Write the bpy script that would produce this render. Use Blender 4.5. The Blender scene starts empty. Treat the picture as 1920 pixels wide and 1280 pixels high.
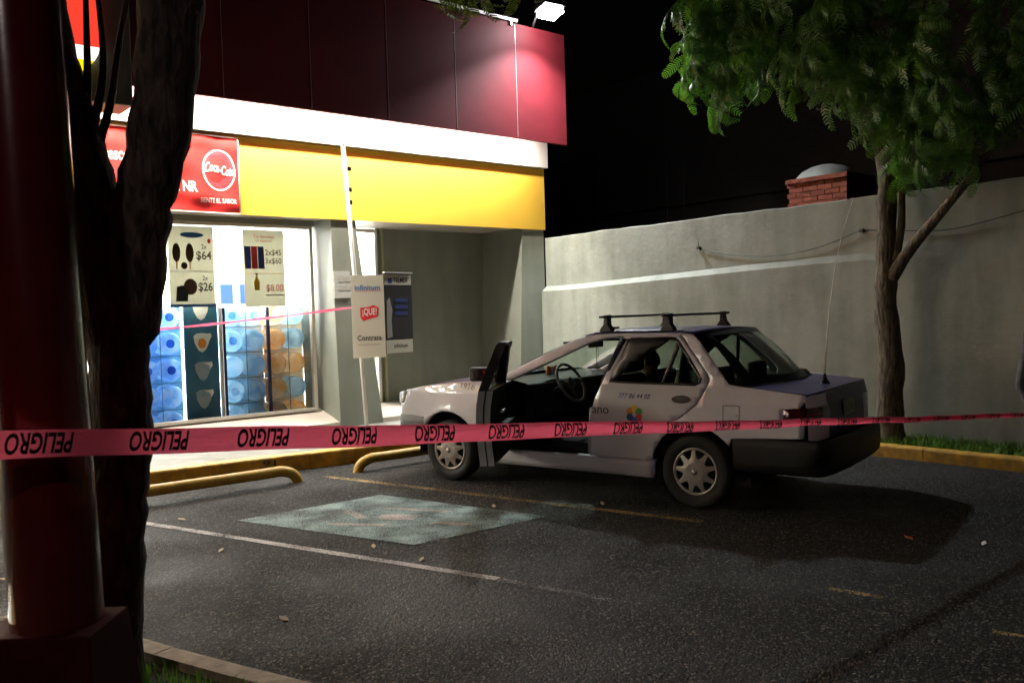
import bpy, bmesh, math, random
from mathutils import Vector, Matrix, geometry
R = math.radians; PI = math.pi
random.seed(7)
sc = bpy.context.scene
C = sc.collection

# ------------------------------------------------------------------ camera, world, exposure
cam_d = bpy.data.cameras.new("camera"); cam = bpy.data.objects.new("camera", cam_d); C.objects.link(cam)
FW = Vector((.63988, .76784, -.03138)); RT = Vector((.76724, -.64063, -.03065)); UP = Vector((.04364, .00446, .99904))
cam.matrix_world = Matrix(((RT.x, UP.x, -FW.x, 0), (RT.y, UP.y, -FW.y, 0), (RT.z, UP.z, -FW.z, 1.5326), (0, 0, 0, 1)))
cam_d.sensor_width = 22.3; cam_d.lens = 1644.7 / 1920 * 22.3
cam_d.clip_start = .05; cam_d.clip_end = 300
cam_d.dof.use_dof = True; cam_d.dof.focus_distance = 8.2; cam_d.dof.aperture_fstop = 3.2
sc.camera = cam
w = bpy.data.worlds.new("World"); sc.world = w; w.use_nodes = True
nt = w.node_tree; bg = nt.nodes["Background"]
sky = nt.nodes.new("ShaderNodeTexSky"); sky.sky_type = 'NISHITA'; sky.sun_disc = False
sky.sun_elevation = R(-4); sky.sun_rotation = R(200)
nt.links.new(sky.outputs[0], bg.inputs[0]); bg.inputs[1].default_value = .05
sc.view_settings.view_transform = 'Standard'; sc.view_settings.look = 'None'
sc.view_settings.exposure = 0; sc.view_settings.gamma = 1
sc.cycles.max_bounces = 8; sc.cycles.transparent_max_bounces = 24
sc.cycles.sample_clamp_indirect = 6; sc.cycles.caustics_reflective = False; sc.cycles.caustics_refractive = False

# ------------------------------------------------------------------ materials
def srgb(r, g, b):
    f = lambda c: (c / 255 / 12.92 if c / 255 <= .04045 else ((c / 255 + .055) / 1.055) ** 2.4)
    return (f(r), f(g), f(b), 1)
def newmat(name):
    m = bpy.data.materials.new(name); m.use_nodes = True
    return m, m.node_tree, m.node_tree.nodes["Principled BSDF"]
def mat(name, col, rough=.6, metal=0, noise=0, nscale=8, bump=0, bscale=60, spec=.5, coat=0, emis=None, estr=0, col2=None, stretch=None, detail=6):
    m, t, b = newmat(name)
    col = (*col[:3], 1)
    b.inputs["Base Color"].default_value = col; b.inputs["Roughness"].default_value = rough
    b.inputs["Metallic"].default_value = metal; b.inputs["Specular IOR Level"].default_value = spec
    b.inputs["Coat Weight"].default_value = coat
    tc = t.nodes.new("ShaderNodeTexCoord"); mp = t.nodes.new("ShaderNodeMapping")
    t.links.new(tc.outputs["Object"], mp.inputs[0])
    if stretch: mp.inputs["Scale"].default_value = stretch
    if noise:
        n = t.nodes.new("ShaderNodeTexNoise"); n.inputs["Scale"].default_value = nscale; n.inputs["Detail"].default_value = detail
        t.links.new(mp.outputs[0], n.inputs[0])
        mx = t.nodes.new("ShaderNodeMix"); mx.data_type = 'RGBA'
        c2 = (*col2[:3], 1) if col2 else tuple(c * (1 - noise) for c in col[:3]) + (1,)
        mx.inputs[6].default_value = c2; mx.inputs[7].default_value = col
        cr = t.nodes.new("ShaderNodeValToRGB"); cr.color_ramp.elements[0].position = .35; cr.color_ramp.elements[1].position = .65
        t.links.new(n.outputs[0], cr.inputs[0]); t.links.new(cr.outputs[0], mx.inputs[0])
        t.links.new(mx.outputs[2], b.inputs["Base Color"])
    if bump:
        n2 = t.nodes.new("ShaderNodeTexNoise"); n2.inputs["Scale"].default_value = bscale; n2.inputs["Detail"].default_value = 5
        t.links.new(mp.outputs[0], n2.inputs[0])
        bp = t.nodes.new("ShaderNodeBump"); bp.inputs["Strength"].default_value = bump; bp.inputs["Distance"].default_value = .02
        t.links.new(n2.outputs[0], bp.inputs["Height"]); t.links.new(bp.outputs[0], b.inputs["Normal"])
    if emis:
        b.inputs["Emission Color"].default_value = (*emis[:3], 1); b.inputs["Emission Strength"].default_value = estr
    return m
def glassmat(name, tint, rough=.02, gl=.5):
    m = bpy.data.materials.new(name); m.use_nodes = True; t = m.node_tree
    t.nodes.remove(t.nodes["Principled BSDF"]); out = t.nodes["Material Output"]
    tr = t.nodes.new("ShaderNodeBsdfTransparent"); tr.inputs[0].default_value = (*tint, 1)
    g = t.nodes.new("ShaderNodeBsdfGlossy"); g.inputs["Roughness"].default_value = rough
    fr = t.nodes.new("ShaderNodeLayerWeight"); fr.inputs[0].default_value = .12
    mu = t.nodes.new("ShaderNodeMath"); mu.operation = 'MULTIPLY'; mu.inputs[1].default_value = gl
    mx = t.nodes.new("ShaderNodeMixShader")
    t.links.new(fr.outputs["Fresnel"], mu.inputs[0]); t.links.new(mu.outputs[0], mx.inputs[0])
    t.links.new(tr.outputs[0], mx.inputs[1]); t.links.new(g.outputs[0], mx.inputs[2]); t.links.new(mx.outputs[0], out.inputs[0])
    return m
def transmat(name, col, tcol, trans=.45, rough=.35, spec=.5):
    """diffuse + translucent sheet (plastic tape, leaves, paper)"""
    m, t, b = newmat(name); b.inputs["Base Color"].default_value = (*col, 1); b.inputs["Roughness"].default_value = rough
    b.inputs["Specular IOR Level"].default_value = spec
    tl = t.nodes.new("ShaderNodeBsdfTranslucent"); tl.inputs[0].default_value = (*tcol, 1)
    mx = t.nodes.new("ShaderNodeMixShader"); mx.inputs[0].default_value = trans
    t.links.new(b.outputs[0], mx.inputs[1]); t.links.new(tl.outputs[0], mx.inputs[2])
    t.links.new(mx.outputs[0], t.nodes["Material Output"].inputs[0])
    return m

def jugmat(name, c1, c2):
    '''clear tinted plastic: part transparent, part translucent, uneven'''
    m, t, b = newmat(name); L = t.links.new; N = t.nodes.new
    gi = N("ShaderNodeObjectInfo"); tc = N("ShaderNodeTexCoord"); ad = N("ShaderNodeVectorMath"); L(tc.outputs["Object"], ad.inputs[0]); L(gi.outputs["Location"], ad.inputs[1])
    n = N("ShaderNodeTexNoise"); n.inputs["Scale"].default_value = 5; n.inputs["Detail"].default_value = 3; n.inputs["Distortion"].default_value = .6; L(ad.outputs[0], n.inputs[0])
    r = N("ShaderNodeValToRGB"); e = r.color_ramp.elements; e[0].position = .38; e[0].color = (*c2, 1); e[1].position = .60; e[1].color = (*c1, 1); L(n.outputs[0], r.inputs[0])
    L(r.outputs[0], b.inputs["Base Color"]); b.inputs["Roughness"].default_value = .12
    tl = N("ShaderNodeBsdfTranslucent"); L(r.outputs[0], tl.inputs[0]); tr = N("ShaderNodeBsdfTransparent"); L(r.outputs[0], tr.inputs[0])
    m1 = N("ShaderNodeMixShader"); m1.inputs[0].default_value = .5; L(b.outputs[0], m1.inputs[1]); L(tl.outputs[0], m1.inputs[2])
    m2 = N("ShaderNodeMixShader"); m2.inputs[0].default_value = .22; L(m1.outputs[0], m2.inputs[1]); L(tr.outputs[0], m2.inputs[2])
    L(m2.outputs[0], t.nodes["Material Output"].inputs[0]); return m

def asphalt_mat():
    m, t, b = newmat("asphalt"); L = t.links.new; N = t.nodes.new
    tc = N("ShaderNodeTexCoord")
    v = N("ShaderNodeTexVoronoi"); v.inputs["Scale"].default_value = 100; L(tc.outputs["Object"], v.inputs["Vector"])
    v2 = N("ShaderNodeTexVoronoi"); v2.inputs["Scale"].default_value = 34; L(tc.outputs["Object"], v2.inputs["Vector"])
    n = N("ShaderNodeTexNoise"); n.inputs["Scale"].default_value = .9; n.inputs["Detail"].default_value = 7; L(tc.outputs["Object"], n.inputs[0])
    nf = N("ShaderNodeTexNoise"); nf.inputs["Scale"].default_value = 22; nf.inputs["Detail"].default_value = 8; L(tc.outputs["Object"], nf.inputs[0])
    sep = N("ShaderNodeSeparateColor"); L(v.outputs["Color"], sep.inputs[0])
    r1 = N("ShaderNodeValToRGB"); e = r1.color_ramp.elements
    e[0].position = 0; e[0].color = (.005, .005, .005, 1); e[1].position = 1; e[1].color = (.22, .205, .19, 1)
    k = e.new(.45); k.color = (.0065, .0063, .006, 1); k = e.new(.82); k.color = (.032, .030, .028, 1)
    L(sep.outputs[0], r1.inputs[0])
    r2 = N("ShaderNodeValToRGB"); e = r2.color_ramp.elements
    e[0].position = .36; e[0].color = (.28, .27, .26, 1); e[1].position = .68; e[1].color = (1.05, 1.0, .96, 1)
    nm = N('ShaderNodeMix'); nm.data_type = 'FLOAT'; nm.inputs[0].default_value = .55; L(n.outputs[0], nm.inputs[2]); L(nf.outputs[0], nm.inputs[3]); L(nm.outputs[0], r2.inputs[0])
    mx = N("ShaderNodeMix"); mx.data_type = 'RGBA'; mx.blend_type = 'MULTIPLY'; mx.inputs[0].default_value = 1
    L(r1.outputs[0], mx.inputs[6]); L(r2.outputs[0], mx.inputs[7]); L(mx.outputs[2], b.inputs["Base Color"])
    r3 = N("ShaderNodeMapRange"); r3.inputs[1].default_value = .35; r3.inputs[2].default_value = .65; r3.inputs[3].default_value = .62; r3.inputs[4].default_value = .95; b.inputs['Specular IOR Level'].default_value = .28
    L(n.outputs[0], r3.inputs[0]); L(r3.outputs[0], b.inputs["Roughness"])
    ad = N("ShaderNodeMath"); ad.operation = 'ADD'; L(v.outputs["Distance"], ad.inputs[0])
    ad2 = N("ShaderNodeMath"); ad2.operation = 'ADD'; L(ad.outputs[0], ad2.inputs[0]); L(nf.outputs[0], ad2.inputs[1]); L(v2.outputs["Distance"], ad.inputs[1])
    bp = N("ShaderNodeBump"); bp.inputs["Strength"].default_value = 1; bp.inputs["Distance"].default_value = .012; bp.invert = True
    L(ad2.outputs[0], bp.inputs["Height"]); L(bp.outputs[0], b.inputs["Normal"])
    return m
def worn_paint(name, col, keep=.5, scale=110, under=(.045, .042, .04)):
    m, t, b = newmat(name); L = t.links.new; N = t.nodes.new
    tc = N("ShaderNodeTexCoord")
    n = N("ShaderNodeTexNoise"); n.inputs["Scale"].default_value = scale; n.inputs["Detail"].default_value = 3; L(tc.outputs["Object"], n.inputs[0])
    n2 = N("ShaderNodeTexNoise"); n2.inputs["Scale"].default_value = 3; n2.inputs["Detail"].default_value = 4; L(tc.outputs["Object"], n2.inputs[0])
    n.inputs['Roughness'].default_value = .8
    q = N('ShaderNodeMath'); q.operation = 'MULTIPLY_ADD'; q.inputs[1].default_value = .45; q.inputs[2].default_value = .275; L(n2.outputs[0], q.inputs[0])
    a = N("ShaderNodeMath"); a.operation = 'ADD'; L(n.outputs[0], a.inputs[0]); L(q.outputs[0], a.inputs[1])
    r = N("ShaderNodeValToRGB"); e = r.color_ramp.elements
    e[0].position = (1 - keep) * .5 + .22; e[1].position = e[0].position + .1
    h = N("ShaderNodeMath"); h.operation = 'MULTIPLY'; h.inputs[1].default_value = .5; L(a.outputs[0], h.inputs[0]); L(h.outputs[0], r.inputs[0])
    tr = N("ShaderNodeBsdfTransparent"); mx = N("ShaderNodeMixShader")
    L(r.outputs[0], mx.inputs[0]); L(tr.outputs[0], mx.inputs[1]); L(b.outputs[0], mx.inputs[2]); L(mx.outputs[0], t.nodes["Material Output"].inputs[0])
    b.inputs["Base Color"].default_value = (*col, 1); b.inputs["Roughness"].default_value = .6
    v = N("ShaderNodeTexVoronoi"); v.inputs["Scale"].default_value = 75; L(tc.outputs["Object"], v.inputs["Vector"])
    bp = N("ShaderNodeBump"); bp.inputs["Strength"].default_value = .7; bp.inputs["Distance"].default_value = .01; bp.invert = True
    L(v.outputs["Distance"], bp.inputs["Height"]); L(bp.outputs[0], b.inputs["Normal"])
    return m
def dirtywall(name, col, col2, bump=.25, rough=.75):
    m, t, b = newmat(name); L = t.links.new; N = t.nodes.new
    tc = N("ShaderNodeTexCoord")
    n = N("ShaderNodeTexNoise"); n.inputs["Scale"].default_value = 1.6; n.inputs["Detail"].default_value = 10; n.inputs["Roughness"].default_value = .65; L(tc.outputs["Object"], n.inputs[0])
    mp = N("ShaderNodeMapping"); mp.inputs["Scale"].default_value = (2.2, 2.2, .35); L(tc.outputs["Object"], mp.inputs[0])
    s = N("ShaderNodeTexNoise"); s.inputs["Scale"].default_value = 2.2; s.inputs["Detail"].default_value = 6; L(mp.outputs[0], s.inputs[0])
    a = N("ShaderNodeMix"); a.data_type = 'FLOAT'; a.inputs[0].default_value = .45; L(n.outputs[0], a.inputs[2]); L(s.outputs[0], a.inputs[3])
    r = N("ShaderNodeValToRGB"); e = r.color_ramp.elements; e[0].position = .40; e[0].color = (*col2, 1); e[1].position = .58; e[1].color = (*col, 1)
    L(a.outputs[0], r.inputs[0]); L(r.outputs[0], b.inputs["Base Color"]); b.inputs["Roughness"].default_value = rough
    f = N("ShaderNodeTexNoise"); f.inputs["Scale"].default_value = 7; f.inputs["Detail"].default_value = 12; f.inputs["Roughness"].default_value = .7; L(tc.outputs["Object"], f.inputs[0])
    bp = N("ShaderNodeBump"); bp.inputs["Strength"].default_value = bump; bp.inputs["Distance"].default_value = .03; L(f.outputs[0], bp.inputs["Height"]); L(bp.outputs[0], b.inputs["Normal"])
    return m
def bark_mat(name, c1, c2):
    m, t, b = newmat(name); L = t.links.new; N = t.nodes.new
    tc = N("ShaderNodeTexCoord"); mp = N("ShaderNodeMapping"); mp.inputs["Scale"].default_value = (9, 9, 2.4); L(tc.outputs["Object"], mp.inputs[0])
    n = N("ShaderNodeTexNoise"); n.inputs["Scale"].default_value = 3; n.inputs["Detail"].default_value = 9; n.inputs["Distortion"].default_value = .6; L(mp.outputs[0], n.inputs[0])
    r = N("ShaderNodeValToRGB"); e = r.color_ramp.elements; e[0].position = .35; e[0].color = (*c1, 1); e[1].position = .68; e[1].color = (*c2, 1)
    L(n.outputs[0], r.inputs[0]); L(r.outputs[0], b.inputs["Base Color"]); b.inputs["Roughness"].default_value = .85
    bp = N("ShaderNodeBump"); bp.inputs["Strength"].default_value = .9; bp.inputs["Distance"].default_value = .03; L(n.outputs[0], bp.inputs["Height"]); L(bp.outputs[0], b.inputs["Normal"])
    return m

M = {}
M['asphalt'] = asphalt_mat()
M['line_yellow'] = worn_paint("line_yellow", (.62, .40, .12), .50)
M['line_white'] = worn_paint("line_white", (.62, .56, .52), .58)
M['blue_square'] = worn_paint("blue_square", (.32, .46, .43), .53, 110)
M['pink_mark'] = worn_paint("pink_mark", (.68, .54, .48), .525, 110)
M['walk'] = mat("walk", (.18, .175, .155), .8, noise=.35, nscale=5, bump=.2, bscale=90)
M['kerb_yellow'] = mat("kerb_yellow", (.62, .34, .03), .55, noise=.4, nscale=9, bump=.3, bscale=40, col2=(.30, .18, .03))
M['kerb_concrete'] = mat("kerb_concrete", (.42, .33, .24), .85, noise=.4, nscale=12, bump=.5, bscale=50)
M['stop_yellow'] = mat("stop_yellow", (.68, .40, .05), .42, noise=.25, nscale=14, bump=.1)
M['soil'] = mat("soil", (.035, .028, .018), .95, noise=.5, nscale=20, bump=.8, bscale=60)
M['wall'] = dirtywall("wall", (.27, .285, .245), (.185, .195, .165), .28)
M['facade'] = dirtywall("facade", (.20, .21, .17), (.16, .17, .14), .08, .55)
M['facade_pale'] = M['facade']
M['sill'] = mat("sill", (.52, .46, .40), .35, noise=.12, nscale=6)
M['red_panel'] = mat("red_panel", (.13, .009, .014), .6, noise=.18, nscale=3, spec=.25)
M['white_band'] = mat("white_band", (.82, .80, .78), .5)
M['yellow_band'] = mat("yellow_band", (.88, .55, .07), .42, noise=.06, nscale=2)
M['block_grey'] = mat("block_grey", (.10, .10, .085), .6, noise=.15, nscale=4)
M['alu'] = mat("alu", (.62, .58, .52), .35, metal=.6)
M['steel'] = mat("steel", (.5, .5, .5), .4, metal=.8)
M['dark_metal'] = mat("dark_metal", (.02, .02, .02), .5)
M['white_metal'] = mat("white_metal", (.75, .72, .68), .4)
M['white_plastic'] = mat("white_plastic", (.8, .78, .74), .4)
M['interior_white'] = mat("interior_white", (.8, .8, .8), .7)
M['interior_floor'] = mat("interior_floor", (.6, .58, .54), .3)
M['store_lamp'] = mat("store_lamp", (1, 1, 1), .5, emis=(1, .97, .9), estr=16)
M['tube_lamp'] = mat("tube_lamp", (1, 1, 1), .5, emis=(1, .95, .86), estr=30)
M['glass'] = glassmat("glass", (.93, .95, .94), .02, .8)
M['car_glass'] = glassmat("car_glass", (.50, .58, .52), .02, .9)
M['pole_red'] = mat("pole_red", (.12, .004, .006), .22, noise=.2, nscale=5, coat=.6, bump=.03, bscale=12)
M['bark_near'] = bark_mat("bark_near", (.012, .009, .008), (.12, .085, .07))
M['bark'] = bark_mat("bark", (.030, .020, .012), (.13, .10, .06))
M['leaf'] = transmat("leaf", (.045, .115, .018), (.13, .32, .028), .36, .40)
M['leaf_near'] = transmat("leaf_near", (.06, .10, .02), (.12, .2, .02), .4, .4)
M['grass'] = transmat("grass", (.08, .19, .02), (.14, .3, .03), .3, .5)
M['tape'] = transmat("tape", (.85, .10, .20), (.95, .16, .28), .45, .28)
_t = M['tape'].node_tree; _tc0 = _t.nodes.new("ShaderNodeTexCoord"); _mp = _t.nodes.new("ShaderNodeMapping"); _mp.inputs["Scale"].default_value = (5, 5, 26); _n = _t.nodes.new("ShaderNodeTexNoise"); _n.inputs["Scale"].default_value = 2.2; _n.inputs["Detail"].default_value = 5
_b = _t.nodes.new("ShaderNodeBump"); _b.inputs["Strength"].default_value = .5; _b.inputs["Distance"].default_value = .02
_t.links.new(_tc0.outputs["Object"], _mp.inputs[0]); _t.links.new(_mp.outputs[0], _n.inputs[0]); _t.links.new(_n.outputs[0], _b.inputs["Height"])
for _q in _t.nodes:
    if "Normal" in _q.inputs and _q != _b: _t.links.new(_b.outputs[0], _q.inputs["Normal"])
M['tape_ink'] = mat("tape_ink", (.012, .004, .006), .5)
M['ink'] = mat("ink", (.02, .02, .025), .5)
M['ink_blue'] = mat("ink_blue", (.05, .20, .55), .5)
M['ink_navy'] = mat("ink_navy", (.03, .05, .22), .5)
M['ink_red'] = mat("ink_red", (.75, .04, .05), .5)
M['ink_grey'] = mat("ink_grey", (.35, .33, .30), .5)
M['ink_white'] = mat("ink_white", (.85, .83, .8), .5)
M['ink_brown'] = mat("ink_brown", (.10, .045, .022), .5)
M['ink_orange'] = mat("ink_orange", (.75, .25, .03), .5)
M['ink_yellow'] = mat("ink_yellow", (.8, .55, .03), .5)
M['ink_green'] = mat("ink_green", (.06, .30, .07), .5)
M['banner'] = mat("banner", (.78, .05, .045), .2, noise=.1, nscale=4, coat=.6)
M['paper'] = transmat("paper", (.50, .48, .38), (.20, .19, .13), .25, .7)
M['sign_cream'] = mat("sign_cream", (.66, .62, .52), .45)
M['sign_dark'] = mat("sign_dark", (.022, .018, .018), .5, noise=.5, nscale=3, col2=(.02, .02, .03))
M['notice'] = mat("notice", (.38, .38, .36), .5)
M['brick'] = mat("brick", (.30, .075, .04), .85, noise=.45, nscale=9, bump=.5, bscale=40)
M['mortar'] = mat("mortar", (.12, .07, .05), .9)
M['dome'] = mat("dome", (.42, .45, .42), .6, noise=.2, nscale=5)
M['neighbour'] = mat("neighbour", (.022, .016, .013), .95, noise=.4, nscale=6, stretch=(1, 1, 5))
M['jug_blue'] = jugmat("jug_blue", (.72, .87, .98), (.30, .56, .92))
M['jug_pale'] = jugmat("jug_pale", (.78, .90, .97), (.42, .66, .85))
M['jug_amber'] = jugmat("jug_amber", (1, .92, .80), (.97, .62, .28))
M['jug_dark'] = jugmat("jug_dark", (.10, .30, .85), (.05, .15, .6))
M['teal'] = mat("teal", (.03, .14, .24), .45, noise=.15, nscale=3)
M['rack_dark'] = mat("rack_dark", (.03, .03, .10), .4)
M['rack_wire'] = mat("rack_wire", (.10, .16, .22), .4)
M['screen_blue'] = mat("screen_blue", (.02, .06, .45), .4)
# car
M['paint_white'] = mat("paint_white", (.80, .77, .83), .3, noise=.06, nscale=5, coat=.5)
M['paint_purple'] = mat("paint_purple", (.022, .012, .10), .38, coat=.12, noise=.1, nscale=8)
M['trim_black'] = mat("trim_black", (.010, .010, .011), .5)
M['bumper_grey'] = mat("bumper_grey", (.085, .082, .078), .55, noise=.2, nscale=9)
M['bumper_black'] = mat("bumper_black", (.010, .010, .010), .5, noise=.3, nscale=9)
M['door_edge'] = mat("door_edge", (.36, .36, .38), .4, noise=.1, nscale=8)
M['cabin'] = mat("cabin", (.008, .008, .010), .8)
M['seat_cloth'] = mat("seat_cloth", (.014, .013, .014), .9, noise=.3, nscale=30)
M['rubber'] = mat("rubber", (.013, .013, .013), .75, noise=.3, nscale=30, bump=.2, bscale=120)
M['cover_silver'] = mat("cover_silver", (.50, .46, .42), .33, metal=.35, noise=.12, nscale=20)
M['lamp_clear'] = mat("lamp_clear", (.75, .74, .68), .1, coat=1)
M['lamp_red'] = mat("lamp_red", (.045, .004, .006), .08, coat=1)
M['plate'] = mat("plate", (.22, .22, .13), .4, noise=.4, nscale=30)
M['mirror'] = mat("mirror", (.8, .8, .8), .03, metal=1)
M['dash'] = mat("dash", (.05, .055, .06), .28, noise=.2, nscale=9)
M['skin'] = mat("skin", (.28, .15, .10), .55)
M['hair'] = mat("hair", (.018, .014, .012), .7, noise=.4, nscale=60)
M['shirt_dark'] = mat("shirt_dark", (.018, .018, .022), .85, noise=.4, nscale=12)
M['uniform'] = mat("uniform", (.03, .03, .04), .85, noise=.6, nscale=14, col2=(.09, .09, .10))
M['trousers'] = mat("trousers", (.012, .012, .018), .85)
M['leaf_dry'] = mat("leaf_dry", (.42, .30, .18), .7)
M['litter_orange'] = mat("litter_orange", (.55, .14, .04), .6)

# ------------------------------------------------------------------ mesh helpers
def link(name, me, parent=None, loc=None):
    o = bpy.data.objects.new(name, me); C.objects.link(o)
    if parent is not None:
        o.parent = parent
        if parent.get('world_parts'): o.location = -parent.location
    if loc is not None: o.location = loc
    return o
def mesh(name, V, F, m, parent=None, smooth=False, bevel=0, solid=0, subsurf=0, loc=None):
    me = bpy.data.meshes.new(name); me.from_pydata([tuple(v) for v in V], [], F)
    if isinstance(m, str): m = M[m]
    me.materials.append(m)
    if smooth:
        me.polygons.foreach_set('use_smooth', [True] * len(me.polygons))
    me.update()
    o = link(name, me, parent, loc)
    if solid:
        s = o.modifiers.new('s', 'SOLIDIFY'); s.thickness = solid; s.offset = -1
    if bevel:
        b = o.modifiers.new('b', 'BEVEL'); b.width = bevel; b.segments = 2; b.limit_method = 'ANGLE'
    if subsurf:
        s = o.modifiers.new('ss', 'SUBSURF'); s.levels = s.render_levels = subsurf
    return o
def bmobj(name, bm, m, parent=None, smooth=False, bevel=0, solid=0, loc=None):
    me = bpy.data.meshes.new(name); bm.to_mesh(me); bm.free()
    if isinstance(m, str): m = M[m]
    me.materials.append(m)
    if smooth: me.polygons.foreach_set('use_smooth', [True] * len(me.polygons))
    o = link(name, me, parent, loc)
    if solid:
        s = o.modifiers.new('s', 'SOLIDIFY'); s.thickness = solid; s.offset = -1
    if bevel:
        b = o.modifiers.new('b', 'BEVEL'); b.width = bevel; b.segments = 2; b.limit_method = 'ANGLE'
    return o
BF = [(0, 3, 2, 1), (4, 5, 6, 7), (0, 1, 5, 4), (1, 2, 6, 5), (2, 3, 7, 6), (3, 0, 4, 7)]
def boxv(x0, x1, y0, y1, z0, z1):
    return [(x0, y0, z0), (x1, y0, z0), (x1, y1, z0), (x0, y1, z0), (x0, y0, z1), (x1, y0, z1), (x1, y1, z1), (x0, y1, z1)]
def box(name, x0, x1, y0, y1, z0, z1, m, parent=None, bevel=0, **k):
    return mesh(name, boxv(x0, x1, y0, y1, z0, z1), BF, m, parent, bevel=bevel, **k)
def merge(parts):
    V, F = [], []
    for v, f in parts:
        n = len(V); V += list(v); F += [tuple(i + n for i in g) for g in f]
    return V, F
def tubevf(pts, rad, n=8, cap=True, noise=0):
    pts = [Vector(p) for p in pts]
    if not isinstance(rad, (list, tuple)): rad = [rad] * len(pts)
    V, F = [], []; prev = None
    for i, p in enumerate(pts):
        d = (pts[min(i + 1, len(pts) - 1)] - pts[max(i - 1, 0)]).normalized()
        a = prev if prev else (Vector((0, 0, 1)) if abs(d.z) < .9 else Vector((1, 0, 0)))
        u = (a - d * a.dot(d)).normalized(); prev = u; v = d.cross(u)
        for k in range(n):
            t = 2 * PI * k / n; r = rad[i] * (1 + (random.uniform(-noise, noise) if noise else 0))
            V.append(p + (u * math.cos(t) + v * math.sin(t)) * r)
    for i in range(len(pts) - 1):
        for k in range(n):
            k2 = (k + 1) % n; F.append((i * n + k, i * n + k2, (i + 1) * n + k2, (i + 1) * n + k))
    if cap: F += [tuple(range(n))[::-1], tuple(range((len(pts) - 1) * n, len(pts) * n))]
    return V, F
def tube(name, pts, rad, m, parent=None, n=8, noise=0, smooth=True, **k):
    V, F = tubevf(pts, rad, n, noise=noise)
    return mesh(name, V, F, m, parent, smooth=smooth, **k)
def lathevf(prof, n=24, axis='z', c=(0, 0, 0)):
    V, F = [], []
    for r, h in prof:
        for k in range(n):
            t = 2 * PI * k / n; a, b = r * math.cos(t), r * math.sin(t)
            V.append(Vector(c) + (Vector((a, b, h)) if axis == 'z' else Vector((a, h, b)) if axis == 'y' else Vector((h, a, b))))
    for i in range(len(prof) - 1):
        for k in range(n):
            k2 = (k + 1) % n; F.append((i * n + k, i * n + k2, (i + 1) * n + k2, (i + 1) * n + k))
    return V, F
def prism(pts2, f0, f1):
    """polygon extruded between two mappings (x,y)->3D"""
    n = len(pts2); V = [f0(*q) for q in pts2] + [f1(*q) for q in pts2]
    F = [tuple(range(n))[::-1], tuple(range(n, 2 * n))] + [(i, (i + 1) % n, n + (i + 1) % n, n + i) for i in range(n)]
    return V, F
def smoothpath(pts, sub=4):
    """Catmull-Rom"""
    P = [Vector(p) for p in pts]; out = []
    for i in range(len(P) - 1):
        a, b, c, d = P[max(i - 1, 0)], P[i], P[i + 1], P[min(i + 2, len(P) - 1)]
        for s in range(sub):
            t = s / sub
            out.append(.5 * ((2 * b) + (c - a) * t + (2 * a - 5 * b + 4 * c - d) * t * t + (3 * b - a - 3 * c + d) * t ** 3))
    out.append(P[-1]); return out
def thing(name, label, cat, loc=(0, 0, 0), rz=0, group=None, world=True):
    o = bpy.data.objects.new(name, None); C.objects.link(o); o.location = loc; o.rotation_euler = (0, 0, rz)
    o.empty_display_size = .1
    o['label'] = label; o['category'] = cat
    if group: o['group'] = group
    if world: o['world_parts'] = True
    return o
def tag(o, label, cat, group=None):
    o['label'] = label; o['category'] = cat
    if group: o['group'] = group
    return o
def struct(o): o['kind'] = 'structure'; return o

_tc = {}
def textvf(s, size=1, shear=0, bold=0, narrow=1, align='LEFT'):
    key = (s, shear, bold, narrow, align)
    if key not in _tc:
        cu = bpy.data.curves.new('t', 'FONT'); cu.body = s; cu.size = 1; cu.shear = shear; cu.offset = bold; cu.align_x = align
        cu.resolution_u = 3
        o = bpy.data.objects.new('t', cu); C.objects.link(o)
        me = bpy.data.meshes.new_from_object(o.evaluated_get(bpy.context.evaluated_depsgraph_get()))
        V = [(v.co.x * narrow, v.co.y) for v in me.vertices]; F = [tuple(p.vertices) for p in me.polygons]
        bpy.data.objects.remove(o); bpy.data.meshes.remove(me); bpy.data.curves.remove(cu)
        _tc[key] = (V, F)
    V, F = _tc[key]
    return [(x * size, y * size) for x, y in V], F
def text(name, s, size, fn, m, parent, shear=0, bold=0, narrow=1, align='LEFT', fit=None, sub=0):
    """flat lettering; fn maps (x, y) text coords to 3D. fit=(w) scales the width to w"""
    V, F = textvf(s, size, shear, bold, narrow, align)
    if fit:
        x0 = min(v[0] for v in V); x1 = max(v[0] for v in V); k = fit / (x1 - x0); V = [((x - x0) * k, y) for x, y in V]
    if sub:
        bm = bmesh.new(); vs = [bm.verts.new((x, y, 0)) for x, y in V]
        for f in F:
            try: bm.faces.new([vs[i] for i in f])
            except ValueError: pass
        ys = [v[1] for v in V]; y0, y1 = min(ys), max(ys)
        for k in range(1, sub):
            yy = y0 + (y1 - y0) * k / sub
            bmesh.ops.bisect_plane(bm, geom=bm.verts[:] + bm.edges[:] + bm.faces[:], plane_co=(0, yy, 0), plane_no=(0, 1, 0))
        for v in bm.verts: v.co = fn(v.co.x, v.co.y)
        return bmobj(name, bm, m, parent)
    return mesh(name, [fn(x, y) for x, y in V], F, m, parent)
def flat(name, pts2, fn, m, parent):
    return mesh(name, [fn(x, y) for x, y in pts2], [tuple(range(len(pts2)))], m, parent)
def ell(cx, cy, rx, ry, n=24): return [(cx + rx * math.cos(2 * PI * k / n), cy + ry * math.sin(2 * PI * k / n)) for k in range(n)]
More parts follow.
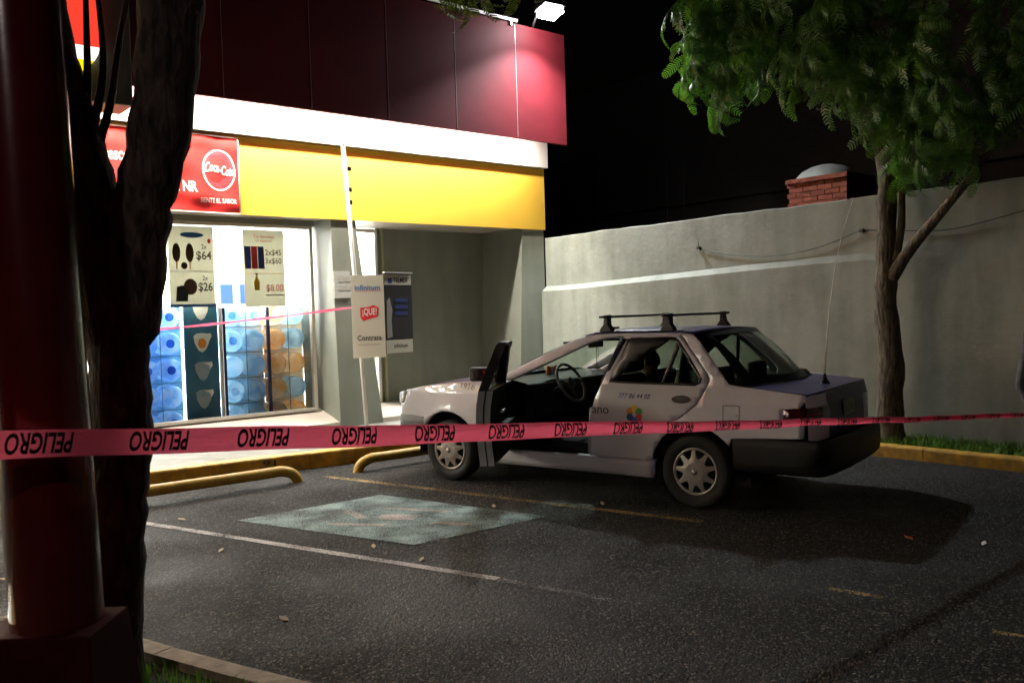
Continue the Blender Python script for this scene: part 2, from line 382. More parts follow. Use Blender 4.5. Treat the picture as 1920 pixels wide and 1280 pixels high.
def ringvf(cx, cy, rx, ry, t, fn, n=32, a0=0, a1=2 * PI):
    V, F = [], []
    full = abs(a1 - a0 - 2 * PI) < 1e-6
    for k in range(n + (0 if full else 1)):
        a = a0 + (a1 - a0) * k / n
        V += [fn(cx + rx * math.cos(a), cy + ry * math.sin(a)), fn(cx + (rx - t) * math.cos(a), cy + (ry - t) * math.sin(a))]
    N = len(V) // 2
    for k in range(N if full else N - 1):
        j = (k + 1) % N; F.append((2 * k, 2 * j, 2 * j + 1, 2 * k + 1))
    return V, F
def area(name, loc, sx, sy, power, col, rot, parent=None, spread=PI):
    l = bpy.data.lights.new(name, 'AREA'); l.shape = 'RECTANGLE'; l.size = sx; l.size_y = sy; l.energy = power; l.color = col; l.spread = spread
    o = bpy.data.objects.new(name, l); C.objects.link(o); o.location = loc; o.rotation_euler = rot
    if parent is not None:
        o.parent = parent
        if parent.get('world_parts'): o.location = Vector(loc) - parent.location
    return o

# ------------------------------------------------------------------ ground
def kerbY(x): return 8.31 - .12 * (x - 4.02)
def grid_plane(name, x0, x1, y0, y1, z, m):
    return mesh(name, [(x0, y0, z), (x1, y0, z), (x1, y1, z), (x0, y1, z)], [(0, 1, 2, 3)], m)
g = struct(grid_plane('asphalt_lot', -60, 60, -60, 60, 0, 'asphalt')); tag(g, 'dark rough asphalt of the parking lot, worn and damp in patches', 'asphalt'); del g['category']
# footpath in front of the shop
xs = [-14 + i for i in range(0, 24)] + [8.9]
V = []
for x in xs:
    V += [(x, kerbY(x) + .06, .158), (x, 11.2, .158)]
struct(mesh('shop_footpath', V, [(2 * i, 2 * i + 2, 2 * i + 3, 2 * i + 1) for i in range(len(xs) - 1)], 'walk'))
# kerbs
def kerb(name, path, nrm, wd, h, m, seg, label, group=None, r=.02):
    t = thing(name, label, 'kerb', path[0])
    P = [Vector(p) for p in path]
    tot = sum((P[i + 1] - P[i]).length for i in range(len(P) - 1)); n = max(1, round(tot / seg))
    def at(s):
        for i in range(len(P) - 1):
            L = (P[i + 1] - P[i]).length
            if s <= L + 1e-6 or i == len(P) - 2: return P[i] + (P[i + 1] - P[i]) * (s / L)
            s -= L
    nr = Vector(nrm)
    for k in range(n):
        a = at(tot * k / n + .003); b = at(tot * (k + 1) / n - .003); j = random.uniform(-.003, .003)
        prof = [(0, -.05), (0, h - r), (.006, h - r * .3), (r, h), (wd, h), (wd, -.05)]
        V = [];
        for q in (a, b):
            for (o, z) in prof: V.append(q + nr * o + Vector((0, 0, z + j)))
        n6 = len(prof); F = [tuple(range(n6)), tuple(range(n6, 2 * n6))[::-1]] + [(i, (i + 1) % n6, n6 + (i + 1) % n6, n6 + i)[::-1] for i in range(n6)]
        mesh('kerb_block', V, F, m, t)
    return t
k1 = kerb('yellow_kerb', [(-6, kerbY(-6), 0), (8.2, kerbY(8.2), 0)], (.119, .993, 0), .15, .165, 'kerb_yellow', 1.0, 'long yellow painted kerb along the shop footpath, with a small black 91 on it')
# number painted on kerb face
x0 = 3.66
fn = lambda x, y: (x0 + x, kerbY(x0 + x) - .003, .075 + y)
text('lettering', '91', .085, fn, 'ink', k1, fit=.13)
k2 = kerb('yellow_kerb', [(8.35, -8, 0), (8.35, 7.9, 0)], (1, 0, 0), .13, .125, 'kerb_yellow', 1.0, 'yellow painted kerb in front of the grass strip at the grey wall')
k3 = kerb('concrete_kerb', [(1.62, 3.0, 0), (1.36, 3.72, 0), (1.18, 4.30, 0), (1.0, 4.9, 0)], (-.93, -.36, 0), .12, .11, 'kerb_concrete', .55, 'worn cream concrete kerb right of the dark tree at the bottom edge', r=.03)
k4 = kerb('concrete_kerb', [(.98, 5.0, 0), (-6, 5.25, 0)], (0, -1, 0), .17, .11, 'kerb_concrete', .8, 'cream concrete kerb end peeking out left of the red pole', r=.03)
# planting bed in the near island and along the wall
struct(mesh('island_soil', [(.90, 4.88, .07), (1.08, 4.27, .07), (1.25, 3.7, .07), (1.5, 3.0, .07), (2.2, 1.2, .07), (-6, 1.2, .07), (-6, 5.1, .07)], [(0, 1, 2, 3, 4, 5, 6)], 'soil'))
struct(mesh('wall_bed_soil', [(8.47, -8, .10), (9.0, -8, .10), (9.0, 9.9, .10), (8.47, 9.9, .10)], [(0, 1, 2, 3)], 'soil'))
# corner slab closing the ground between path and wall bed
struct(mesh('corner_paving', [(7.7, kerbY(7.7) + .06, .155), (8.9, 7.9, .155), (8.9, 10.0, .155), (7.7, 10.0, .155)], [(0, 1, 2, 3)], 'walk'))

def blades(name, n, region, hmin, hmax, m, label, wd=.006, lean=.5):
    V, F = [], []
    for i in range(n):
        x, y, z = region(); h = random.uniform(hmin, hmax); a = random.uniform(0, 2 * PI); l = random.uniform(0, lean) * h
        c, s = math.cos(a), math.sin(a); wv = Vector((-s, c, 0)) * wd * random.uniform(.6, 1.3); k = len(V); b = Vector((x, y, z))
        V += [b - wv, b + wv, b + Vector((c * l * .35, s * l * .35, h * .6)) - wv * .7, b + Vector((c * l * .35, s * l * .35, h * .6)) + wv * .7, b + Vector((c * l, s * l, h))]
        F += [(k, k + 1, k + 3, k + 2), (k + 2, k + 3, k + 4)]
    o = mesh(name, V, F, m); o['kind'] = 'stuff'; o['label'] = label; return o
def clumpy(fn):
    def r():
        for _ in range(20):
            p = fn()
            if random.random() < .25 + .75 * (math.sin(p[0] * 11 + p[1] * 5.3) * math.sin(p[1] * 7.7 + 2) + 1) / 2: return p
        return p
    return r
blades('grass_strip', 11000, clumpy(lambda: (random.uniform(8.47, 8.98), random.uniform(-1.5, 7.5), .10)), .02, .11, 'grass', 'tufty green grass strip between the yellow kerb and the grey wall', .006, 1.1)
def isl():
    t = random.random(); y = 4.8 - 1.7 * t; x = .80 + .60 * t - abs(random.gauss(0, .25)); return (x, y, .07)
blades('island_grass', 1300, clumpy(isl), .03, .10, 'grass', 'sparse green weeds growing inside the concrete kerb under the dark tree', .004)

# painted markings
def stripe(name, a, b, wd, m, label, cat='marking', z=.004, n=8):
    a, b = Vector((*a, z)), Vector((*b, z)); d = (b - a).normalized(); s = Vector((-d.y, d.x, 0)) * wd / 2
    V = []
    for i in range(n + 1):
        p = a + (b - a) * (i / n); V += [p - s * random.uniform(.9, 1.08), p + s * random.uniform(.9, 1.08)]
    return tag(mesh(name, V, [(2 * i, 2 * i + 2, 2 * i + 3, 2 * i + 1) for i in range(n)], m), label, cat)
stripe('parking_line', (4.03, 7.76), (5.02, 3.95), .085, 'line_yellow', 'faded yellow parking line running past the blue square to the rear wheel')
pl = stripe('parking_line', (2.08, 7.10), (3.13, 3.95), .07, 'line_white', 'faded pale parking line on the near side of the blue square')
fp = stripe('worn_stretch', (3.13, 3.945), (3.34, 3.15), .06, worn_paint('line_faint', (.45, .40, .38), .44), '', ''); fp.parent = pl; del fp['label']; del fp['category']
stripe('paint_dash', (4.28, 2.53), (4.34, 2.26), .05, 'line_yellow', 'short worn paint dash alone on the dark asphalt at lower right')
stripe('paint_dash', (4.23, 1.68), (4.27, 1.55), .04, 'line_yellow', 'tiny worn paint dash on the asphalt at the right edge')
stripe('paint_patch', (4.62, 5.36), (4.86, 4.90), .06, 'blue_square', 'small pale blue paint smear beside the yellow parking line')
bq = thing('accessible_bay_square', 'worn pale blue painted square with pinkish symbol strokes on the asphalt', 'marking', (3.5, 5.8, 0))
mesh('blue_field', [(2.64, 6.55, .008), (3.20, 4.93, .008), (4.36, 4.89, .008), (3.92, 6.54, .008)], [(0, 1, 2, 3)], 'blue_square', bq)
def gpt(u, v):  # bay square local coords
    a, b, c, d = Vector((2.64, 6.55, .012)), Vector((3.92, 6.54, .012)), Vector((4.36, 4.89, .012)), Vector((3.20, 4.93, .012))
    return (a * (1 - u) + b * u) * (1 - v) + (d * (1 - u) + c * u) * v
for pts in ([(.47, .22), (.55, .20), (.42, .42), (.36, .42)], [(.66, .30), (.72, .32), (.82, .60), (.76, .60)], [(.15, .42), (.19, .38), (.34, .60), (.28, .62)],
            [(.40, .48), (.52, .42), (.64, .56), (.50, .62)], [(.46, .74), (.52, .72), (.60, .88), (.52, .88)]):
    mesh('symbol_stroke', [gpt(*q) for q in pts], [(0, 1, 2, 3)], 'pink_mark', bq)

# wheel stops: bent steel tube
def wheel_stop(x0, x1, y, label):
    t = thing('wheel_stop', label, 'wheel stop', (x0, y, 0), group='yellow wheel stops at the kerb')
    pts = smoothpath([(x0, y, -.03), (x0 + .05, y, .07), (x0 + .17, y, .118), (x0 + .35, y, .118), ((x0 + x1) / 2, y, .118), (x1 - .35, y, .118), (x1 - .17, y, .118), (x1 - .05, y, .07), (x1, y, -.03)], 5)
    tube('bent_tube', pts, .050, 'stop_yellow', t, n=14)
wheel_stop(.9, 3.74, 7.73, 'yellow bent-tube wheel stop left of the parking line, running behind the red pole')
wheel_stop(4.37, 6.6, 7.73, 'yellow bent-tube wheel stop that runs behind the front wheel of the taxi')

# ------------------------------------------------------------------ shop
shop = thing('convenience_store', 'grey convenience store with red, white and yellow fascia and a glowing window', 'shop', (5, 10, 0))
def wbox(n, *a, m='facade', **k): return box(n, *a, m, shop, **k)
Z1 = 2.79
# pillar left (front tapers outwards to the right at the foot)
mesh('pillar', [(5.42, 9.95, .14), (6.05, 9.95, .14), (6.05, 10.9, .14), (5.42, 10.9, .14), (5.36, 9.95, 3.7), (5.62, 9.95, 3.7), (5.62, 10.9, 3.7), (5.36, 10.9, 3.7)], BF, 'facade', shop)
mesh('pillar', [(8.42, 9.95, .14), (8.98, 9.95, .14), (8.98, 11.2, .14), (8.42, 11.2, .14), (8.60, 9.95, 3.7), (8.98, 9.95, 3.7), (8.98, 11.2, 3.7), (8.60, 11.2, 3.7)], BF, 'facade', shop)
box('alcove_wall', 6.60, 8.98, 10.9, 11.15, .14, 3.7, 'facade', shop)
mesh('sloped_plinth', [(5.9, 9.97, .14), (8.5, 9.97, .14), (8.5, 10.9, .14), (5.9, 10.9, .14), (5.9, 9.97, .22), (8.5, 9.97, .22), (8.5, 10.9, .33), (5.9, 10.9, .33)], BF, 'sill', shop)
mesh('window_sill', [(2.2, 9.97, .14), (5.44, 9.97, .14), (5.44, 10.5, .14), (2.2, 10.5, .14), (2.2, 9.97, .225), (5.44, 9.97, .225), (5.44, 10.5, .375), (2.2, 10.5, .375)], BF, 'sill', shop)
box('left_wall', 1.4, 2.2, 9.97, 10.5, .14, 3.7, 'facade', shop); box('left_wall', -8, -6.6, 9.97, 10.5, .14, 3.7, 'facade', shop); box('left_wall', -6.6, 1.4, 9.97, 10.5, 2.86, 3.7, 'facade', shop)
for x in (-6.6, -5.0, -3.4, -1.8, -.2, 1.36): box('window_frame', x, x + .045, 10.2, 10.26, .16, 2.86, 'alu', shop)
box('entrance_glazing', -6.5, 1.35, 10.22, 10.23, .16, 2.86, 'glass', shop)
box('window_head', 2.2, 5.35, 10.35, 10.6, 2.74, 3.7, 'facade', shop)
box('soffit', -8, 8.97, 9.96, 10.9, 2.81, 2.86, 'sill', shop)
# main window
wf = box('window_frame', 5.285, 5.33, 10.36, 10.44, .36, 2.74, 'alu', shop, bevel=.004)
for nm, a in (('top_rail', (2.2, 5.285, 10.36, 10.44, 2.70, 2.74)), ('bottom_rail', (2.2, 5.285, 10.36, 10.44, .36, .40)), ('left_stile', (2.2, 2.25, 10.36, 10.44, .40, 2.70))):
    o = box(nm, *a, 'alu', wf, bevel=.004); o.location = (0, 0, 0)
wp = box('window_pane', 2.25, 5.285, 10.39, 10.402, .40, 2.70, 'glass', shop)
# narrow side window in the alcove
sf = box('window_frame', 6.555, 6.60, 10.86, 10.93, .33, 2.80, 'white_metal', shop, bevel=.004)
box('window_frame', 5.63, 6.555, 10.88, 10.92, 2.75, 2.80, 'alu', shop)
box('door_post', 6.66, 6.69, 10.84, 10.9, .30, 2.82, mat("post_olive", (.34, .32, .20), .5), shop)
box('window_pane', 5.63, 6.555, 10.90, 10.908, .33, 2.75, 'glass', shop)
# fascia
box('yellow_fascia', -8, 9.0, 9.925, 9.942, 2.79, 3.705, 'yellow_band', shop)
box('white_fascia', -8, 9.02, 9.85, 9.99, 3.715, 4.62, 'white_band', shop)
PX = [-7.8, -6.74, -5.68, -4.62, -3.56, -2.5, -1.44, -.38, .68, 1.74, 2.80, 3.86, 4.92, 5.98, 7.04, 8.10, 9.05]
for i in range(len(PX) - 1):
    box('red_panel', PX[i] + .0015, PX[i + 1] - .0015, 9.45, 9.50, 4.0, 5.60, 'red_panel', shop)
    if i: box('panel_joint', PX[i] - .003, PX[i] + .003, 9.446, 9.4495, 4.02, 5.58, mat("joint", (.50, .40, .40), .35, metal=.3) if i == 1 else bpy.data.materials['joint'], shop)
box('fascia_lid', -7.8, 9.04, 9.50, 10.6, 5.52, 5.56, 'dark_metal', shop)
box('fascia_end', 9.0, 9.04, 9.50, 10.6, 4.66, 5.51, 'red_panel', shop)
box('lamp_shelf', -7.8, 8.98, 9.50, 9.99, 4.63, 4.66, 'white_band', shop)
# lamps behind the red panels
for i in range(16):
    xa = -7.6 + i * 1.04; xb = min(xa + .98, 8.45)
    box('tube_lamp', xa, xb, 9.57, 9.605, 4.19, 4.225, 'tube_lamp', shop)
    area('canopy_light', ((xa + xb) / 2, 9.585, 4.17), xb - xa, .08, (84 if i > 9 else 96) if i < 13 else (66, 48, 30)[i - 13], (1, .93, .80), (0, 0, 0), shop)
# shop body
box('back_wall', -8, 9, 15.5, 15.6, 0, 3.6, 'interior_white', shop)
box('side_wall', 8.98, 9.08, 11.2, 15.6, 0, 3.7, 'facade', shop)
box('side_wall', -8.1, -8, 9.97, 15.6, 0, 3.7, 'facade', shop)
box('interior_partition', 6.72, 6.80, 11.15, 15.5, .14, 3.3, 'interior_white', shop)
box('interior_partition', 2.0, 2.08, 10.5, 15.5, .14, 3.3, 'interior_white', shop)
box('interior_floor', -8, 8.98, 10.5, 15.5, .10, .15, 'interior_floor', shop)
box('ceiling', -8, 8.98, 10.6, 15.5, 3.0, 3.06, 'interior_white', shop)
box('roof', -8, 9, 9.99, 15.6, 3.72, 3.8, 'dark_metal', shop)
for i in range(3):
    for j in range(4):
        x = 2.7 + 1.35 * i; y = 11.1 + 1.1 * j
        box('ceiling_lamp', x, x + 1.0, y, y + .5, 2.975, 2.995, 'store_lamp', shop)
        area('ceiling_light', (x + .5, y + .25, 2.96), 1.0, .5, 100, (1, .97, .92), (0, 0, 0), shop)
for i in range(5):
    x = -6.2 + 1.5 * i
    for y in (10.9, 12.6):
        box('ceiling_lamp', x, x + 1.1, y, y + .6, 2.975, 2.995, 'store_lamp', shop); area('ceiling_light', (x + .55, y + .3, 2.96), 1.1, .6, 120, (1, .88, .72), (R(-25), 0, 0), shop)
# window posters are hung inside the glass
def poster(x0, x1, z0, z1, label, key):
    t = thing('window_poster', label, 'poster', (x0, 10.45, z0))
    n = 6; V = []
    for i in range(n + 1):
        x = x0 + (x1 - x0) * i / n; V += [(x, 10.45 + .006 * math.sin(i * 1.7), z0), (x, 10.45, z1)]
    mesh('sheet', V, [(2 * i, 2 * i + 2, 2 * i + 3, 2 * i + 1) for i in range(n)], 'paper', t)
    W, H = x1 - x0, z1 - z0
    fn = lambda u, v: (x0 + u * W, 10.438, z0 + v * H)
    tx = lambda s, u, v, sz, m, ft, **k: text('lettering', s, sz, lambda x, y: (x0 + u * W + x, 10.436, z0 + v * H + y), m, t, fit=ft * W, **k)
    if key == 1:
        flat('title', ell(.52, .89, .26, .035), fn, 'ink_blue', t)
        flat('footer', [(0, 0), (1, 0), (1, .035), (0, .035)], fn, 'ink_blue', t)
        flat('divider', [(.03, .435), (.97, .435), (.97, .445), (.03, .445)], fn, 'ink_grey', t)
        for cx in (.17, .46):
            flat('ice_bar', ell(cx, .67, .09, .115), fn, 'ink_brown', t); flat('stick', [(cx - .015, .47), (cx + .015, .47), (cx + .015, .56), (cx - .015, .56)], fn, 'ink_orange', t)
        flat('round_badge', ell(.33, .51, .07, .045), fn, 'ink_brown', t)
        flat('ice_cream', ell(.45, .25, .15, .10), fn, 'ink_brown', t); flat('ice_cream', [(.12, .07), (.38, .07), (.40, .2), (.28, .27), (.15, .25)], fn, 'ink', t)
        flat('heart', ell(.9, .82, .04, .03), fn, 'ink_red', t)
        tx('2x', .72, .72, .08, 'ink', .12, bold=.01); tx('$64', .60, .59, .14, 'ink_brown', .34, bold=.02)
        tx('2x', .72, .33, .08, 'ink', .12, bold=.01); tx('$26', .62, .20, .14, 'ink', .32, bold=.02)
    else:
        tx('Tus favoritos', .25, .89, .06, 'ink_red', .5, bold=.01); tx('te esperan', .3, .84, .05, 'ink_red', .4)
        for k, m in enumerate(('ink_navy', 'ink_red', 'ink_navy')):
            flat('snack_bar', [(.03 + k * .16, .49), (.18 + k * .16, .49), (.17 + k * .16, .78), (.02 + k * .16, .78)], fn, m, t)
        tx('2x$45', .52, .67, .10, 'ink_brown', .40, bold=.015); tx('3x$60', .52, .56, .10, 'ink_brown', .40, bold=.015)
        flat('divider', [(.03, .425), (.97, .425), (.97, .432), (.03, .432)], fn, 'ink_orange', t)
        flat('bottle', [(.24, .21), (.36, .21), (.37, .32), (.32, .38), (.32, .41), (.28, .41), (.28, .38), (.22, .32)], fn, 'ink_yellow', t)
        flat('bottle_cap', [(.27, .412), (.33, .412), (.33, .43), (.27, .43)], fn, 'ink', t)
        tx('$8.00', .52, .20, .12, 'ink_red', .42, bold=.01)
        flat('small_print', [(.50, .14), (.95, .14), (.95, .155), (.50, .155)], fn, 'ink_grey', t)
    tube('hanger', [(x0 + .05, 10.45, z1), (x0 + .05, 10.45, 2.78)], .002, 'steel', t, n=4); tube('hanger', [(x1 - .05, 10.45, z1), (x1 - .05, 10.45, 2.78)], .002, 'steel', t, n=4)
poster(3.52, 4.06, 1.73, 2.69, 'hanging window poster with brown ice cream bars priced $64 and $26', 1)
poster(4.43, 4.97, 1.72, 2.68, 'hanging window poster with dark snack bars and a yellow bottle priced $8.00', 2)

# racks of water jugs behind the glass
def jugmesh(name, m, mc):
    prof = [(0, 0), (.06, .004), (.105, .0), (.128, .012), (.135, .03), (.135, .09), (.130, .10), (.130, .115), (.135, .125), (.135, .2), (.13, .215), (.135, .23), (.135, .30), (.11, .35), (.05, .385), (.035, .39), (.035, .43), (0, .43)]
    V, F = lathevf(prof, 20, 'y')
    me = bpy.data.meshes.new(name); me.from_pydata([tuple(v) for v in V], [], F); me.materials.append(M[m]); me.polygons.foreach_set('use_smooth', [True] * len(F))
    V, F = lathevf([(0, -.002), (.05, -.002), (.052, .003), (.03, .006)], 14, 'y')
    mb = bpy.data.meshes.new(name + '_base'); mb.from_pydata([tuple(v) for v in V], [], F); mb.materials.append(M[mc])
    return me, mb
JM = {'blue': jugmesh('jug_blue_mesh', 'jug_blue', 'jug_dark'), 'pale': jugmesh('jug_pale_mesh', 'jug_pale', 'jug_blue'), 'amber': jugmesh('jug_amber_mesh', 'jug_amber', 'ink_orange')}
rowname = ['bottom', 'second', 'third', 'fourth', 'fifth', 'top']
def jug(x, z, col, label, base=True):
    t = thing('water_jug', label, 'water jug', (x, 10.72, z), group='water jugs racked behind the shop window', world=False)
    o = link('jug_body', JM[col][0], t)
    if base: link('base_ring', JM[col][1], t)
rk = thing('jug_rack', 'dark metal rack holding rows of water jugs inside the shop window', 'rack', (4.2, 10.7, .15))
for x in (4.22, 4.80):
    box('post', x - .018, x + .018, 10.62, 10.66, .15, 1.72, 'rack_dark', rk)
box('post', 4.16, 4.19, 10.61, 10.65, .15, 1.72, 'white_metal', rk)
ZR = [.20, .52, .84, 1.16, 1.48]
for z in ZR:
    for (xa, xb, m) in ((3.15, 3.74, 'rack_wire'), (4.24, 4.79, 'rack_wire'), (4.82, 5.26, 'alu')):
        box('shelf_rail', xa, xb, 10.64, 10.652, z - .012, z - .004, m, rk)
box('back_sheet', 3.10, 3.85, 11.10, 11.115, .15, 1.78, mat('back_blue', (.30, .58, .85), .5, noise=.35, nscale=6), rk)
box('back_sheet', 4.36, 4.93, 11.10, 11.115, .15, 1.70, mat('back_pale', (.66, .76, .82), .5, noise=.3, nscale=7), rk)
box('back_sheet', 4.94, 5.50, 11.10, 11.115, .15, 1.70, mat('back_amber', (.85, .68, .50), .5, noise=.35, nscale=7), rk)
for x in (3.45, 4.51, 5.08):
    box('upright_wire', x - .004, x + .004, 10.645, 10.655, .16, 1.72, 'rack_wire', rk)
for i, z in enumerate(ZR):
    rn = rowname[i] if i < 4 else 'top'
    jug(3.32, z + .14, 'blue', f'blue water jug in the {rn} row beside the dark tree trunk', i != 3)
    jug(3.595, z + .14, 'blue', f'blue water jug in the {rn} row touching the teal cabinet', i != 1)
    jug(4.37, z + .14, 'pale', f'clear water jug in the {rn} row just right of the teal cabinet', i in (1, 3, 4))
    jug(4.66, z + .14, 'pale', f'clear water jug in the {rn} row left of the dark rack post', i in (0, 1, 4))
    jug(4.95, z + .14, 'amber', f'amber water jug in the {rn} row right of the dark rack post', False)
    jug(5.22, z + .14, 'amber' if i in (0, 2) else 'pale', f'{"amber" if i in (0, 2) else "clear"} water jug in the {rn} row at the right window edge', False)
tc_ = thing('teal_cabinet', 'tall teal blue cabinet with rounded portholes behind the shop window', 'cabinet', (3.95, 10.66, .15))
box('front_board', 3.745, 4.155, 10.66, 10.70, .15, 1.78, 'teal', tc_)
for i, z in enumerate((.18, .52, .86, 1.21, 1.60)):
    fn = lambda x, y: (3.95 + x, 10.652, z + y)
    pts = [(-.10, .12), (-.085, .03), (-.045, -.05), (.0, -.08), (.045, -.05), (.085, .03), (.10, .12), (.06, .15), (0, .155), (-.06, .15)]
    V, F = prism(pts, lambda x, y: (3.95 + x, 10.652, z + .05 + y), lambda x, y: (3.95 + x, 10.66, z + .05 + y))
    mesh('porthole', V, F, 'jug_pale' if i < 3 else 'interior_white', tc_)
    if i != 4:
        V, F = prism([(.0, .13), (.11, .14), (.12, .10), (.09, .05), (.075, .10)], lambda x, y: (3.95 + x, 10.645, z + .06 + y), lambda x, y: (3.95 + x, 10.651, z + .06 + y))
        mesh('porthole_flap', V, F, 'ink_white', tc_)
    if i == 3: flat('orange_mark', ell(0, .05, .05, .06), lambda x, y: (3.95 + x, 10.648, z + .03 + y), 'ink_orange', tc_)
# blue screens above the rack
for k, x in enumerate((4.70, 4.98)):
    t = thing('blue_screen', ('left' if k == 0 else 'right') + ' one of two small blue boxes standing on the shelf between the posters', 'box', (x, 11.9, 1.78))
    box('body', x, x + .17, 11.9, 12.0, 1.79, 2.06, 'screen_blue', t); box('top_cap', x, x + .17, 11.9, 12.0, 2.063, 2.12, 'ink_grey', t); box('side_post', x + .175, x + .20, 11.9, 12.0, 1.7, 2.12, 'ink_grey', t)
sh = thing('display_shelf', 'white display shelf inside the shop behind the two posters', 'shelf', (4.2, 12, .15))
box('board', 3.4, 6.0, 11.85, 12.35, 1.66, 1.70, 'white_metal', sh); box('board', 3.4, 6.0, 11.85, 12.35, 1.2, 1.23, 'white_metal', sh); box('leg', 3.4, 3.45, 11.85, 11.9, .15, 1.66, 'white_metal', sh); box('leg', 5.95, 6.0, 11.85, 11.9, .15, 1.66, 'white_metal', sh)
# low goods rack glimpsed in the narrow side window
for i in range(5):
    z = .55 + i * .42
    tag(box('shelf_box', 6.30, 6.52, 11.5, 11.7, z, z + .2, ('ink_blue', 'ink_grey', 'ink_navy', 'ink_white', 'ink_blue')[i], bevel=.01), f'pale carton seen through the narrow bright side window, number {i+1} from the floor', 'carton') if False else None

# red banner with script logo
bn = thing('red_banner', 'glossy red soft drink banner with round white-ringed logo hung on the yellow fascia', 'banner', (2.6, 9.9, 2.8))
nx, nz = 46, 22; V = []; F = []
def bz(u, v):  # ripples
    return 9.90 - .012 * math.sin(u * 9 + v * 5) * (.3 + v * 0) - .010 * math.sin(v * 17 + u * 6) * (1 if (v < .25 or v > .8) else .35) - .006 * math.sin(u * 23 - v * 9)
BX0, BX1, BZ0, BZ1 = 2.55, 4.18, 2.805, 3.66
for j in range(nz + 1):
    for i in range(nx + 1):
        u, v = i / nx, j / nz; V.append((BX0 + (BX1 - BX0) * u, bz(u, v), BZ0 + (BZ1 - BZ0) * v))
for j in range(nz):
    for i in range(nx):
        a = j * (nx + 1) + i; F.append((a, a + 1, a + nx + 2, a + nx + 1))
mesh('cloth', V, F, 'banner', bn, smooth=True)
bf = lambda off: (lambda x, z: (x, bz((x - BX0) / (BX1 - BX0), (z - BZ0) / (BZ1 - BZ0)) - off, z))
b3 = bf(.003)
text('lettering', 'Refresco', .19, lambda x, y: b3(2.55 + x, 3.31 + y), 'ink_white', bn, bold=.02, narrow=.62)
text('lettering', 'calidad y sabor', .16, lambda x, y: b3(2.47 + .1 + x, 3.09 + y), 'ink_white', bn, bold=.015, narrow=.56)
text('lettering', '2.5 Lt NR', .17, lambda x, y: b3(3.22 + x, 3.02 + y), 'ink_white', bn, bold=.02, narrow=.6, fit=.47)
text('lettering', 'SIENTE EL SABOR', .075, lambda x, y: b3(3.72 + x, 2.905 + y), 'ink_white', bn, bold=.02, fit=.42)
text('lettering', 'SIENTE EL SABOR', .075, lambda x, y: b3(2.70 + x, 2.86 + y), 'ink_white', bn, bold=.02, fit=.42)
V, F = ringvf(3.95, 3.28, .195, .235, .018, bf(.004), 40); mesh('logo_ring', V, F, 'ink_white', bn)
V = [b3(x, z) for x, z in ell(3.95, 3.28, .176, .216, 40)]; mesh('logo_disc', V, [tuple(range(40))], 'ink_red', bn)
text('logo_script', 'Coca-Cola', .15, lambda x, y: bf(.006)(3.785 + x, 3.245 + y + .02 * math.sin(x * 18)), 'ink_white', bn, shear=.35, bold=.02, fit=.33)
for a, b in (((BX1 + .004, BZ0), (BX1 + .004, BZ1)), ((BX0, BZ0 - .012), (BX1, BZ0 - .012)), ((BX0, BZ1 + .01), (BX1, BZ1 + .01))):
    tube('hem_rope', [(a[0], 9.895, a[1]), (b[0], 9.895, b[1])], .006, 'ink_white', bn, n=6)

# dark sign block with lit oval logo at upper left
sb = thing('sign_block', 'dark grey sign box projecting from the shop front at upper left', 'sign', (0, 9.0, 3.7))
box('box_body', -1.5, 2.76, 9.0, 9.44, 3.68, 6.6, 'block_grey', sb, bevel=.01)
# lit logo
lg = thing('lit_logo_sign', 'glowing red, white and yellow rounded shop logo on the dark sign box', 'lit sign', (1, 8.98, 4.5))
def rr(x0, x1, z0, z1, r, n=8):
    pts = []
    for cx, cz, a0 in ((x1 - r, z0 + r, -PI / 2), (x1 - r, z1 - r, 0), (x0 + r, z1 - r, PI / 2), (x0 + r, z0 + r, PI)):
        for k in range(n + 1): pts.append((cx + r * math.cos(a0 + PI / 2 * k / n), cz + r * math.sin(a0 + PI / 2 * k / n)))
    return pts
def clipz(pts, lo, hi):
    out = []
    for sgn, lim in ((1, lo), (-1, hi)):
        src = pts; out = []
        for i in range(len(src)):
            a, b = src[i], src[(i + 1) % len(src)]; fa, fb = sgn * (a[1] - lim), sgn * (b[1] - lim)
            if fa >= 0: out.append(a)
            if fa * fb < 0: t = fa / (fa - fb); out.append((a[0] + (b[0] - a[0]) * t, lim))
        pts = out
    return out
LR = rr(-.6, 2.46, 3.90, 5.70, .34)
def em(name, c, s): return mat(name, c[:3], .4, emis=c, estr=s)
for nm, lo, hi, m in (('yellow_stripe', 3.9, 4.045, em("lit_yellow", (1, .72, 0), 1.3)), ('white_stripe', 4.05, 4.175, em("lit_white", (1, .98, .92), 1.8)), ('red_field', 4.18, 5.42, em("lit_red", (1, .055, .03), 1.05)),
                      ('white_stripe', 5.425, 5.55, bpy.data.materials.get('lit_white')), ('yellow_stripe', 5.555, 5.7, bpy.data.materials.get('lit_yellow'))):
    mm = m if m else bpy.data.materials['lit_white']
    q = clipz(LR, lo, hi); V, F = prism(q, lambda x, y: (x, 8.93, y), lambda x, y: (x, 8.995, y)); mesh(nm, V, F, mm, lg)
text('logo_lettering', 'OXXO', 1.0, lambda x, y: (-.42 + x, 8.925, 4.46 + y), bpy.data.materials['lit_white'], lg, bold=.035, fit=2.68)

